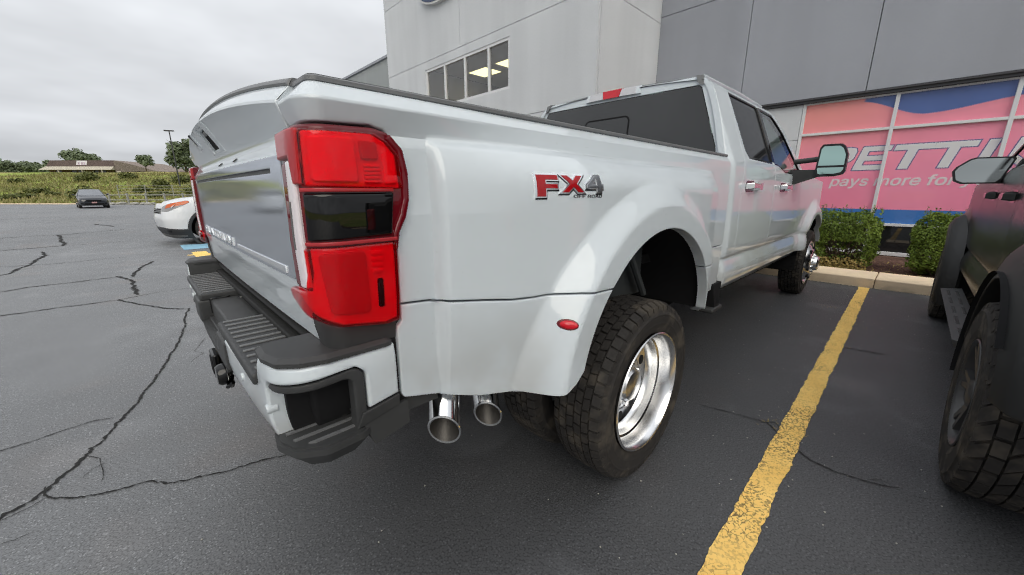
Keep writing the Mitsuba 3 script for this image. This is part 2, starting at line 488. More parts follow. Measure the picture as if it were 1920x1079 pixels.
bed_out = bed_out.difference(arch).difference(sg.box(-0.5, 0.4, 0.5, 0.6))
front_cut = sg.Polygon([(0.62, 0.5), (0.665, 0.68), (0.70, 0.80), (0.735, 0.62), (0.72, 0.5)])
bed_out = sg.Polygon(max(bed_out.geoms, key=lambda g: g.area).exterior if hasattr(bed_out, 'geoms') else bed_out.exterior)
lamp_out = [(-1.3465, 1.383), (-1.31, 1.388), (-1.26, 1.390), (-1.092, 1.396), (-1.060, 1.388), (-1.026, 1.352), (-1.016, 1.30), (-1.018, 1.235), (-1.030, 1.195), (-1.050, 1.160), (-1.057, 1.12),
            (-1.059, 0.95), (-1.059, 0.932), (-1.10, 0.930), (-1.20, 0.948), (-1.275, 0.985), (-1.330, 1.005), (-1.345, 1.02), (-1.336, 1.08), (-1.334, 1.20), (-1.337, 1.30)]
LAMP = sg.Polygon(lamp_out)
bed_out = bed_out.difference(LAMP.buffer(0.006, join_style=2).union(sg.box(-1.40, 0.5, -1.073, 1.30)))
bed_out = max(bed_out.geoms, key=lambda g: g.area) if hasattr(bed_out, 'geoms') else bed_out
bed_out = bed_out.buffer(-0.02, 8).buffer(0.02, 8).buffer(0.012, 8).buffer(-0.012, 8)
seam = sg.LineString(groove_line).buffer(0.0028, cap_style=2)
ugr = np.unique(np.round(np.r_[np.linspace(-1.3385, UC, 6), np.linspace(UC, -1.185, 9), np.arange(-1.185, -0.955, 0.02), np.arange(-0.955, -0.885, 0.006), np.arange(-0.885, 1.04, 0.0135), np.arange(1.04, 1.336, 0.04)], 4))
vgr = np.unique(np.round(np.r_[np.arange(0.55, 1.20, 0.0135), np.arange(1.20, 1.40, 0.008), 1.40, 1.412, 1.424, 1.432, 1.437, 1.440, 1.445, 1.448, 1.456, 1.468], 4))
names = iter(('bed_side', 'fender_skirt', 'bed_side_skirt', 'x'))
for g in sorted(bed_out.difference(seam).geoms, key=lambda g: -g.area):
    if g.area < 1e-3: continue
    nm = 'bed_side' if g.bounds[3] > 1.2 else 'fender_skirt'
    m = panel(g, W_bed, ugrid=ugr, vgrid=vgr, depth=0.045, bevel=0.004)
    add(TR + '__' + nm, m, PAINT, 17)
    add(TR + '__' + nm, mirror(m), PAINT, 17)
# backing behind the seam and the inner bed, the wheel housings
bk = panel(bed_out.buffer(-0.012), lambda u, z, w: W_bed(u, z, w - 0.035), ugrid=ugr[::3], vgrid=vgr[::3], depth=0.002, bevel=0)
for m in (bk, mirror(bk)): add(TR + '__inner_panel', m, BLACK)
bed_box = cat_([box(0.60, 0.80, -1.2, 1.33, 0.95, 1.0), box(-0.80, 0.80, 1.29, 1.335, 0.72, 1.42), box(-0.62, 0.62, -1.2, 1.30, 0.93, 0.96),
                box(0.80, 0.86, -1.2, 1.33, 0.95, 1.45), box(-0.86, -0.80, -1.2, 1.33, 0.95, 1.45)])
add(TR + '__bed_box', bed_box, CAPMAT, False)
a = np.linspace(0.16, math.pi - 0.16, 40)
for s in (1, -1):
    lin = grid(np.array([[(s * x, 0.02 + 0.575 * math.cos(t), 0.56 + 0.575 * math.sin(t)) for t in a] for x in np.linspace(0.52, 1.165, 6)]))
    wall = side_prism([(0.02 + 0.60 * math.cos(t), 0.56 + 0.60 * math.sin(t)) for t in a], 0.50, 0.525)
    add(TR + '__wheel_liner', cat_([lin, wall if s > 0 else mirror(wall)]), BLACK, 40)
add(TR + '__liner_brace', cat_([tube([(0.98, -0.06, 1.12), (0.99, 0.10, 0.98), (0.99, 0.26, 0.76)], 0.016, 8), tube([(0.955, -0.03, 1.12), (0.965, 0.13, 0.98), (0.965, 0.29, 0.76)], 0.012, 8),
                                box(0.90, 0.93, -0.10, 0.34, 0.74, 1.10, 0.01)]), rough('liner_grey', (0.10, 0.11, 0.115), 0.4), 40)
# rail cap: dark strip along the top of the bed side and over the tailgate
def rail(s):
    P = []
    for u in np.r_[np.linspace(-1.3365, UC, 4), np.linspace(UC, -1.185, 8)[1:], np.linspace(-1.10, 1.33, 16)]:
        x, y, nx, ny = bed_path(u)
        z = 1.481
        h = 0.013
        ins = 0.10
        # inward direction, so that the strip keeps its width round the corner
        pts = [(-0.036, -0.006), (-0.026, -0.001), (-0.027, h * 0.6), (-0.035, h), (-ins, h + 0.004), (-ins - 0.008, -0.02)]
        P.append([(s * (x + nx * o - (0 if nx > 0.5 else 0)), y + ny * o, z + dz) for o, dz in pts])
    m = grid(P)
    return m if s > 0 else mesh(m.vertices, m.faces[:, ::-1])


for s in (1, -1): add(TR + '__rail_cap', rail(s), CAPMAT, 30)


# ---------------------------------------------------------------- tailgate
def crown(x): return np.clip(1 - (np.asarray(x) / 0.90) ** 2, 0, 1)


def W_gate(x, z, w):
    x, z = np.asarray(x, float), np.asarray(z, float)
    mid = np.clip(1 - (x / 0.90) ** 2, 0, 1)
    zk = np.array([0.85, 0.905, 1.00, 1.035, 1.05, 1.335, 1.345, 1.370, 1.380, 1.438, 1.444, 1.479, 1.53])
    b0 = interp(z, zk, [-0.014, -0.010, 0.000, 0.010, 0.004, 0.004, 0.004, -0.012, -0.013, 0.006, 0.005, -0.027, -0.05])
    b1 = interp(z, zk, [-0.008, -0.004, 0.006, 0.018, 0.012, 0.012, 0.012, -0.016, -0.018, 0.052, 0.051, 0.020, 0.0])
    o = b0 * (1 - mid) + b1 * mid + w
    return x, -1.235 - o, z + 0.060 * crown(x) * smooth01(1.36, 1.44, z)


gate_v = np.unique(np.round(np.r_[np.arange(0.88, 1.33, 0.03), np.arange(1.33, 1.437, 0.008), 1.438, 1.441, 1.444, 1.455, 1.467, 1.477], 4))
GATE = sg.Polygon([(-0.854, 1.4785), (-0.854, 1.440), (-0.850, 1.38), (-0.862, 1.02), (-0.895, 0.955), (-0.905, 0.893), (0.905, 0.893), (0.895, 0.955), (0.862, 1.02), (0.850, 1.38), (0.854, 1.440), (0.854, 1.4785)])
handle_hole = sg.Polygon([(-0.17, 1.394), (-0.01, 1.394), (-0.025, 1.428), (-0.155, 1.428)])
add(TR + '__tailgate', panel(GATE.difference(handle_hole), W_gate, du=0.04, vgrid=gate_v, depth=0.04, bevel=0.003), PAINT, 25)
gk = TR + '__tailgate'
add(gk + '__handle_recess', cat_([wrap(prism(handle_hole.buffer(0.002), -0.014, -0.010), W_gate, 0.06)]), BLACK, 30)
add(gk + '__handle_surround', panel(sg.box(-0.215, 1.386, 0.06, 1.440).difference(handle_hole.buffer(0.004)), W_gate, depth=0.02, bevel=0.003, off=0.0035), PAINT, 25)
add(gk + '__handle', wrap(box(-0.13, -0.05, 1.418, 1.425, -0.010, -0.004, 0.002), W_gate, 0.06), CAPMAT, 30)
cam_poly = rpoly([(-0.42, 1.450), (-0.33, 1.450), (-0.335, 1.405), (-0.415, 1.405)], 0.012)
add(gk + '__camera_housing', panel(cam_poly, W_gate, off=0.005, depth=0.02, bevel=0.003), PAINT, 30)
add(gk + '__camera_lens', panel(sg.Point(-0.375, 1.428).buffer(0.016), W_gate, off=0.008, depth=0.008, bevel=0.002), GLOSSBLACK, 30)
add(gk + '__gate_cap', panel(sg.box(-0.856, 1.477, 0.856, 1.495), lambda x, z, w: (x, W_gate(x, np.minimum(z, 1.4785), w)[1] + np.clip(z - 1.484, 0, 1) * 0.7, z + 0.060 * crown(x)), du=0.04, dv=0.006, depth=0.09, bevel=0.006, off=0.004), CAPMAT, 30)
applique = rpoly([(-0.835, 1.338), (0.835, 1.338), (0.838, 1.045), (-0.838, 1.045)], 0.012)
groove = sg.box(-0.80, 1.300, 0.745, 1.311)
add(gk + '__applique', panel(applique.difference(groove), W_gate, du=0.04, dv=0.04, off=0.007, depth=0.008, bevel=0.002), SATIN, 25)
add(gk + '__applique_groove', panel(groove.buffer(0.001), W_gate, du=0.05, off=0.001, depth=0.001, bevel=0), TRIM)
add(gk + '__chrome_bar', panel(rpoly([(0.17, 1.072), (0.775, 1.072), (0.775, 1.052), (0.17, 1.058)], 0.002), W_gate, du=0.05, off=0.011, depth=0.006, bevel=0.002), BRUSHED)
tm = meshkit.text_mesh('PLATINUM', 0.029, 0.005, True)
tm = xf(tm, (-0.72, 1.058, 0.007), s=(0.80 / tm.extents[0], 1, 1))
add(gk + '__lettering', wrap(tm, W_gate, 0.08), BRUSHED, 20)
for sx in (-0.05, 0.25): add(gk + '__bolt', wrap(xf(trimesh.creation.cylinder(0.006, 0.006, sections=10), (sx, 1.358, 0.002)), W_gate, 0), TRIM)


# ---------------------------------------------------------------- tail lamps
def W_lamp(u, z, w): return W_bed2(u, z, w)


def W_bed2(u, z, w):
    """smooth outline that the lamp follows"""
    x, y, nx, ny = bed_path(u)
    o = interp(z, [0.9, 0.93, 1.0, 1.15, 1.385, 1.40], [-0.012, -0.004, 0.004, 0.008, 0.002, -0.008]) + w
    return x + nx * o, y + ny * o, z


lug = np.unique(np.round(np.r_[np.linspace(-1.35, UC, 8), np.linspace(UC, -1.185, 9), np.arange(-1.185, -1.0, 0.02)], 4))


def lens(poly, off, depth=0.012, bevel=0.005): return panel(poly.intersection(LAMP.buffer(-0.001)), W_lamp, ugrid=lug, dv=0.03, off=off, depth=depth, bevel=bevel)


uc0, uc1 = UC, -1.19
right_c = sg.Polygon([(-1.052, 1.385), (-1.026, 1.352), (-1.016, 1.30), (-1.018, 1.235), (-1.030, 1.195), (-1.050, 1.160), (-1.057, 1.12), (-1.070, 1.12), (-1.066, 1.165), (-1.046, 1.205), (-1.036, 1.24), (-1.035, 1.30), (-1.043, 1.345), (-1.068, 1.372)])
up_lens = rpoly([(-1.236, 1.378), (-1.10, 1.381), (-1.070, 1.366), (-1.045, 1.338), (-1.040, 1.262), (-1.236, 1.266)], 0.006)
lo_lens = rpoly([(-1.240, 1.138), (-1.066, 1.140), (-1.066, 0.945), (-1.10, 0.938), (-1.20, 0.955), (-1.27, 0.990), (-1.325, 1.010), (-1.338, 1.024), (-1.335, 1.036), (-1.248, 1.040), (-1.240, 1.08)], 0.006)
mid_panel = rpoly([(-1.236, 1.252), (-1.060, 1.254), (-1.072, 1.158), (-1.236, 1.152)], 0.004)
corner_top = rpoly([(-1.340, 1.378), (-1.236, 1.382), (-1.236, 1.27), (-1.255, 1.27), (-1.262, 1.325), (-1.338, 1.322)], 0.004)
rear_strip = rpoly([(-1.330, 1.315), (-1.292, 1.318), (-1.288, 1.045), (-1.330, 1.040), (-1.326, 1.15)], 0.005)
clear_strip = rpoly([(-1.286, 1.318), (-1.250, 1.320), (-1.244, 1.045), (-1.284, 1.042)], 0.006)
for s in (1, -1):
    f = (lambda m: m) if s > 0 else mirror
    L = add(TR + '__tail_lamp', f(lens(LAMP, 0.010, 0.03, 0.006)), MAROON, 40, 'red wraparound tail lamp with a black middle panel' if s > 0 else None)
    add(L + '__upper_lens', f(lens(up_lens, 0.0285, 0.012)), RED_CLEAR, 40)
    add(L + '__lower_lens', f(lens(lo_lens, 0.0285, 0.012)), RED_CLEAR, 40)
    add(L + '__upper_reflector', f(lens(up_lens.buffer(-0.001), 0.0125, 0.004)), LAMP_BACK, 40)
    add(L + '__lower_reflector', f(lens(lo_lens.buffer(-0.001), 0.0125, 0.004)), LAMP_BACK, 40)
    add(L + '__corner_lens', f(lens(corner_top, 0.020)), RED_PALE, 40)
    add(L + '__side_lens', f(lens(right_c, 0.017)), RED_DEEP, 40)
    add(L + '__middle_panel', f(lens(mid_panel, 0.020)), GLOSSBLACK, 40)
    add(L + '__rear_lens', f(lens(rear_strip, 0.015)), RED_DEEP, 40)
    add(L + '__reverse_lens', f(lens(clear_strip, 0.019)), CLEARLAMP, 40)
    add(L + '__reverse_reflector', f(lens(sg.box(-1.279, 1.13, -1.268, 1.235), 0.0205, 0.004, 0.002)), CLEARDARK, 40)
    if s > 0:
        add(L + '__inner_lens', lens(rpoly([(-1.222, 1.366), (-1.142, 1.368), (-1.138, 1.275), (-1.222, 1.275)], 0.01), 0.0205, 0.008, 0.005), LAMP_WHITE, 40)
        add(L + '__reflector', lens(rpoly([(-1.132, 1.364), (-1.094, 1.362), (-1.090, 1.326), (-1.130, 1.325)], 0.005), 0.0215, 0.008, 0.003), LAMP_GREY, 40)
        add(L + '__end_reflector', lens(rpoly([(-1.083, 1.348), (-1.052, 1.336), (-1.050, 1.275), (-1.080, 1.272)], 0.005), 0.0185, 0.006, 0.003), LAMP_WHITE, 40)
        for k in range(5): add(L + '__rib', lens(rpoly([(-1.126, 1.314 - k * 0.0085), (-1.088, 1.315 - k * 0.0085), (-1.088, 1.310 - k * 0.0085), (-1.126, 1.309 - k * 0.0085)], 0.001), 0.0195, 0.006, 0.001), LAMP_WHITE, 40)
        for k in range(4): add(L + '__rib', lens(rpoly([(-1.128, 1.122 - k * 0.014), (-1.100, 1.122 - k * 0.014), (-1.100, 1.114 - k * 0.014), (-1.128, 1.114 - k * 0.014)], 0.001), 0.0195, 0.006, 0.001), LAMP_WHITE, 40)
        add(L + '__lower_window', lens(rpoly([(-1.116, 1.055), (-1.104, 1.055), (-1.104, 0.985), (-1.116, 0.985)], 0.003), 0.0195, 0.006, 0.001), BLACK, 40)
        add(L + '__inner_lens', lens(rpoly([(-1.225, 1.125), (-1.140, 1.125), (-1.136, 0.975), (-1.215, 0.985)], 0.012), 0.0195, 0.007, 0.004), LAMP_GREY, 40)
    for zz in (1.259, 1.146): add(L + '__trim_strip', f(lens(sg.Polygon([(-1.238, zz + 0.004), (-1.062, zz + 0.005), (-1.062, zz - 0.003), (-1.238, zz - 0.004)]), 0.0235, 0.01, 0.002)), RED_PALE, 40)
    add(TR + '__lamp_base', f(panel(rpoly([(-1.30, 0.975), (-1.21, 0.952), (-1.066, 0.934), (-1.066, 0.885), (-1.31, 0.885)], 0.006), W_lamp, ugrid=lug, off=0.004, depth=0.05, bevel=0.004)), TRIM, 40)
    add(TR + '__side_gap', f(cat_([box(0.88, 0.972, -1.10, -1.05, 0.66, 0.95), box(0.80, 0.90, -1.20, -1.06, 0.70, 1.455)])), BLACK, False)


# ---------------------------------------------------------------- rear bumper
BR, BY, BX = 0.10, -1.352, 0.992                      # corner radius, tail face, side face
def W_bump(u, z, w):
    u = np.asarray(u, float)
    u0 = BX - BR
    t = np.clip((np.abs(u) - u0) / (BR * math.pi / 2), 0, 1) * math.pi / 2
    sgn = np.sign(u) + (u == 0)
    nx, ny = np.sin(t) * sgn, -np.cos(t)
    bow = 0.022 * np.clip(1 - (u / u0) ** 2, 0, 1)
    o = interp(z, [0.62, 0.68, 0.72, 0.84, 0.87], [-0.03, -0.006, 0.0, 0.0, -0.006]) + w
    x = sgn * (np.minimum(np.abs(u), u0)) + (BR + o) * nx
    y = BY + BR - np.where(t > 0, (BR + o) * np.cos(t), BR + o + bow) + np.maximum(np.abs(u) - u0 - BR * math.pi / 2, 0)
    return x, y, np.asarray(z, float)


u1, u2 = BX - BR, BX - BR + BR * math.pi / 2          # start and end of the rounded corner
uend = u2 + 0.175
recess = rpoly([(0.872, 0.60), (0.872, 0.822), (u2 + 0.088, 0.842), (u2 + 0.088, 0.60)], 0.03)
paintp = sg.Polygon([(0.40, 0.797), (0.800, 0.797), (0.815, 0.868), (uend, 0.874), (uend, 0.735), (u2 + 0.07, 0.718), (0.885, 0.664), (0.43, 0.690)]).difference(recess.buffer(0.004))
paintp = paintp.buffer(-0.004).buffer(0.004)
bug = np.unique(np.round(np.r_[np.arange(0.25, u1, 0.06), np.linspace(u1, u2, 12), np.linspace(u2, uend, 6)], 4))
PZ = 0.026
pad_plan = rpoly([(0.78, -1.20), (0.80, -1.30), (0.835, -1.345), (0.90, -1.354), (0.965, -1.33), (1.002, -1.27), (0.998, -1.18), (0.965, -1.13), (0.90, -1.115), (0.80, -1.12)], 0.045)


def bumper_end(s):
    f = (lambda m: m) if s > 0 else mirror
    B = TR + '__rear_bumper'
    add(B + '__painted_cover', f(panel(paintp, W_bump, ugrid=bug, depth=0.03, bevel=0.007)), PAINT, 40)
    frame = recess.difference(rpoly([(0.80, 0.50), (0.80, 0.800), (u2 + 0.060, 0.819), (u2 + 0.060, 0.50)], 0.02))
    add(B + '__step_frame', f(panel(frame.intersection(sg.box(0, 0.66, 3, 1)), W_bump, ugrid=bug, off=-0.004, depth=0.03, bevel=0.005)), TRIM, 40)
    add(B + '__step_recess', f(cat_([panel(recess.buffer(0.01), W_bump, ugrid=bug, off=-0.085, depth=0.0, bevel=0), panel(recess.buffer(0.012).difference(recess.buffer(-0.012)), W_bump, ugrid=bug, off=-0.036, depth=0.06, bevel=0)])), BLACK, 40)
    pad = cat_([prism(pad_plan, 0.624 + PZ, 0.640 + PZ), prism(pad_plan.buffer(-0.008), 0.640 + PZ, 0.646 + PZ)])
    low = hull(np.vstack([np.c_[np.array(pad_plan.exterior.coords), np.full(len(pad_plan.exterior.coords), 0.624 + PZ)], np.c_[np.array(pad_plan.buffer(-0.045).exterior.coords), np.full(len(pad_plan.buffer(-0.045).exterior.coords), 0.572 + PZ)]]))
    S = add(TR + '__corner_step', f(cat_([pad, low])), TRIM, 30)
    inner = pad_plan.buffer(-0.022)
    for k, xx in enumerate((0.845, 0.885, 0.925, 0.962)):
        r = sg.box(xx - 0.004, -1.4, xx + 0.004, -1.0).intersection(inner)
        if not r.is_empty: add(S + '__tread_rib', f(prism(r, 0.646 + PZ, 0.6505 + PZ)), CAPMAT, False)
    cap = rpoly([(0.795, -1.20), (0.795, -1.32), (0.81, -1.352), (0.88, -1.355), (0.94, -1.34), (0.975, -1.30), (0.992, -1.245), (0.992, -1.08), (0.80, -1.08)], 0.02)
    Cc = np.array(cap.exterior.coords)
    capm = cat_([prism(cap, 0.874, 0.884), hull(np.vstack([np.c_[np.array(cap.exterior.coords), np.full(len(Cc), 0.884)], np.c_[np.array(cap.buffer(-0.012).exterior.coords)[:, :2], np.full(len(cap.buffer(-0.012).exterior.coords), 0.893)]]))])
    add(B + '__end_cap', f(cat_([capm, hull([(0.792, -1.35, 0.80), (0.792, -1.20, 0.80), (0.80, -1.35, 0.885), (0.80, -1.20, 0.885), (0.812, -1.35, 0.80), (0.812, -1.20, 0.80), (0.812, -1.35, 0.885), (0.812, -1.20, 0.885)])])), TRIM, 30)
    P = add(TR + '__step_pad', f(box(0.25, 0.80, -1.366, -1.19, 0.785, 0.818, 0.008)), TRIM, 30)
    for k in range(11): add(P + '__tread_rib', f(box(0.275 + k * 0.0485, 0.287 + k * 0.0485, -1.352, -1.215, 0.817, 0.8225, 0.002)), CAPMAT, False)
    # grey lower valance behind the step
    add(B + '__lower_trim', f(cat_([panel(sg.Polygon([(u2 + 0.075, 0.714), (uend, 0.731), (uend, 0.700), (u2 + 0.06, 0.672)]), W_bump, ugrid=bug, off=0.002, depth=0.03, bevel=0.003),
                                    hull([(0.985, -1.18, 0.69), (0.985, -1.05, 0.70), (0.985, -1.05, 0.63), (0.985, -1.15, 0.61), (0.80, -1.18, 0.69), (0.80, -1.05, 0.69), (0.80, -1.05, 0.63), (0.80, -1.15, 0.62)])])), TRIM, 30)
    add(B + '__side_valance', f(hull([(0.972, -1.06, 0.725), (0.968, -0.945, 0.69), (0.968, -0.945, 0.655), (0.972, -1.06, 0.66), (0.80, -1.06, 0.72), (0.80, -0.945, 0.69), (0.80, -0.945, 0.65), (0.80, -1.06, 0.65)])), TRIM, False)


core = cat_([box(-0.80, 0.80, -1.33, -1.20, 0.66, 0.79, 0.01), box(0.25, 0.42, -1.375, -1.3, 0.69, 0.79, 0.01), box(-0.42, -0.25, -1.375, -1.3, 0.69, 0.79, 0.01)])
add(TR + '__rear_bumper', core, TRIM, 30)
for s in (1, -1): bumper_end(s)
B = TR + '__rear_bumper'
add(B + '__pocket', cat_([box(-0.245, 0.245, -1.345, -1.19, 0.70, 0.715, 0.004), hull([(-0.26, -1.372, 0.70), (0.26, -1.372, 0.70), (-0.26, -1.362, 0.63), (0.26, -1.362, 0.63), (-0.26, -1.33, 0.70), (0.26, -1.33, 0.70), (-0.26, -1.33, 0.63), (0.26, -1.33, 0.63)])]), TRIM, 30)
add(B + '__pocket_back', box(-0.9, 0.9, -1.20, -1.185, 0.66, 0.895), RUBBERGAP, False)
add(B + '__weather_strip', cat_([tube([(-0.87, -1.212, 0.862), (0.87, -1.212, 0.862)], 0.011, 8), box(-0.80, 0.80, -1.235, -1.20, 0.81, 0.835, 0.006)]), RUBBERGAP, 40)
cn = add(TR + '__trailer_connector', box(-0.262, -0.243, -1.335, -1.255, 0.722, 0.80, 0.012), GLOSSBLACK, 30)
add(cn + '__lid', box(-0.245, -0.236, -1.325, -1.265, 0.735, 0.79, 0.008), TRIM, 30)
add(cn + '__latch', box(-0.238, -0.230, -1.308, -1.282, 0.752, 0.776, 0.006), STEEL, 30)
add(B + '__lock_tube', cat_([tube([(-0.21, -1.22, 0.79), (-0.20, -1.24, 0.75)], 0.014, 10), tube([(-0.21, -1.215, 0.745), (-0.19, -1.245, 0.72)], 0.012, 10)]), GLOSSBLACK, 40)
sens = lathe([(0.0, 0.004), (0.010, 0.004), (0.0125, 0.0), (0.0125, -0.02)], 20, 'y')
for xx in (0.62, 0.86, -0.62, -0.86):
    y = float(W_bump(np.array([xx]), np.array([0.745]), np.array([0.0]))[1][0])
    add(B + '__parking_sensor', xf(sens, (xx, y, 0.745), rz=math.pi), PAINT, 40)
hitch = add(TR + '__hitch_receiver', cat_([box(-0.045, 0.045, -1.37, -1.10, 0.535, 0.625, 0.01),
                                           box(-0.052, 0.052, -1.385, -1.36, 0.528, 0.632, 0.008)]), GLOSSBLACK, 30)
add(hitch + '__opening', box(-0.032, 0.032, -1.387, -1.38, 0.548, 0.612), BLACK, False)
add(hitch + '__cover', cat_([xf(lathe([(0, 0.03), (0.034, 0.029), (0.041, 0.018), (0.042, 0.0)], 24, 'y'), (0.15, -1.36, 0.585), rz=math.pi), tube([(0.13, -1.34, 0.56), (0.19, -1.365, 0.545), (0.22, -1.35, 0.57)], 0.007, 8)]), GLOSSBLACK, 40)
for s in (1, -1): add(hitch + '__chain_loop', tube([(s * 0.10 + 0.035 * math.cos(t), -1.345, 0.545 + 0.035 * math.sin(t)) for t in np.linspace(0, 6.3, 20)], 0.008, 8), STEEL, 40)

# ---------------------------------------------------------------- exhaust tips
def exhaust(c, r, d, L):
    c, d = np.array(c, float), np.array(d, float) / np.linalg.norm(d)
    sl = np.array([0.62, -0.62, -0.28]); sl /= np.linalg.norm(sl)      # slash cut faces out and back
    x = np.cross(d, [0, 1.0, 0]); x /= np.linalg.norm(x); y = np.cross(d, x)
    a = np.linspace(0, 2 * np.pi, 48, endpoint=False)
    ring = lambda rr, back=0.0: np.array([c + rr * (math.cos(t) * x + math.sin(t) * y) for t in a])
    def cutring(rr, extra=0.0):
        R = ring(rr); k = -((R - c) @ sl) / (d @ sl)
        return R + np.outer(k + extra, d)
    top = lambda rr: ring(rr) - d * L
    outer = grid([top(r), cutring(r - 0.001, -0.004), cutring(r + 0.0025, -0.002), cutring(r + 0.003, 0.0), cutring(r + 0.0005, 0.003), cutring(r - 0.004, 0.001)], closed_v=True)
    inner = grid([cutring(r - 0.004, 0.001), cutring(r - 0.005, -0.03), ring(r - 0.005) - d * L * 0.9], closed_v=True)
    return outer, inner


for c, r, d, L in (((0.966, -0.926, 0.536), 0.049, (0.48, -0.36, -0.80), 0.19), ((0.950, -0.735, 0.500), 0.046, (0.52, -0.26, -0.80), 0.19)):
    o, i = exhaust(c, r, d, L)
    k = add(TR + '__exhaust_tip', o, CHROME, 40)
    add(k + '__bore', i, SOOT, 40)
add(TR + '__exhaust_pipe', cat_([tube([(0.975, -0.92, 0.72), (0.85, -0.9, 0.74), (0.60, -0.75, 0.70), (0.55, 0.3, 0.62)], 0.036, 12), tube([(0.875, -0.725, 0.66), (0.70, -0.72, 0.72), (0.58, -0.6, 0.70)], 0.036, 12)]), STEEL, 40)

# ---------------------------------------------------------------- badge, side marker, fuel
def W_badge(u, z, w): return W_bed(u, z, w)


def glyph(polys, h, w, x0, z0, sh=0.0):
    """letter polygons drawn in a unit square, placed on the fender"""
    return affinity.affine_transform(shapely.union_all([sg.Polygon(p) for p in polys]), [w, sh * h, 0, h, x0, z0])


F_ = [[(0, 0), (0.42, 0), (0.42, 0.36), (0.95, 0.36), (0.95, 0.60), (0.42, 0.60), (0.42, 0.74), (1, 0.74), (1, 1), (0, 1)]]
X_ = [[(0, 0), (0.32, 0), (0.52, 0.30), (0.72, 0), (1.0, 0), (0.68, 0.50), (1.0, 1.0), (0.70, 1.0), (0.52, 0.72), (0.32, 1.0), (0.02, 1.0), (0.36, 0.50)]]
four = sg.Polygon([(0.58, 0), (0.90, 0), (0.90, 0.24), (1.0, 0.24), (1.0, 0.46), (0.90, 0.46), (0.90, 1.0), (0.55, 1.0), (0.0, 0.46), (0.0, 0.24), (0.58, 0.24)], [[(0.30, 0.46), (0.58, 0.46), (0.58, 0.76)]])
bg = thing(TR + '__off_road_badge', 'raised off-road badge with two red letters and a grey number', None)
lets = [('letter_f', glyph(F_, 0.066, 0.080, -0.657, 1.2400), BADGE_RED), ('letter_x', glyph(X_, 0.054, 0.093, -0.570, 1.2520), BADGE_RED),
        ('numeral', affinity.affine_transform(four, [0.082, 0, 0, 0.054, -0.471, 1.2525]), BADGE_GREY)]
for nm, g, mt in lets:
    add(bg + '__' + nm + '_shadow', panel(affinity.translate(g.buffer(0.0035, join_style=2), 0.0015, -0.003), W_badge, du=0.02, dv=0.02, off=0.002, depth=0.002, bevel=0), GLOSSBLACK, False)
    add(bg + '__' + nm + '_rim', panel(g.buffer(0.0028, join_style=2), W_badge, du=0.02, dv=0.02, off=0.004, depth=0.003, bevel=0.001), CHROME, 20)
    add(bg + '__' + nm, panel(g.buffer(-0.0018, join_style=2), W_badge, du=0.02, dv=0.02, off=0.006, depth=0.002, bevel=0.001), mt, 20)
tm = meshkit.text_mesh('OFF ROAD', 0.0090, 0.001, True)
tm = xf(tm, (-0.522, 1.2375, 0.0015), s=(0.128 / tm.extents[0], 1, 1))
add(bg + '__lettering', wrap(tm, W_badge, 0.03), BADGE_GREY, False)
mk = sg.Point(0, 0).buffer(1, 24)
mk = affinity.affine_transform(mk, [0.0185, 0, 0, 0.0130, -0.586, 0.8505])
k = add(TR + '__side_marker', panel(mk.buffer(0.004), W_bed, du=0.012, dv=0.006, off=0.003, depth=0.004, bevel=0.002), MAROON, 40, 'oval red side marker on the rear fender')
add(k + '__lens', panel(mk, W_bed, du=0.008, dv=0.004, off=0.012, depth=0.002, bevel=0.009), RED, 50)


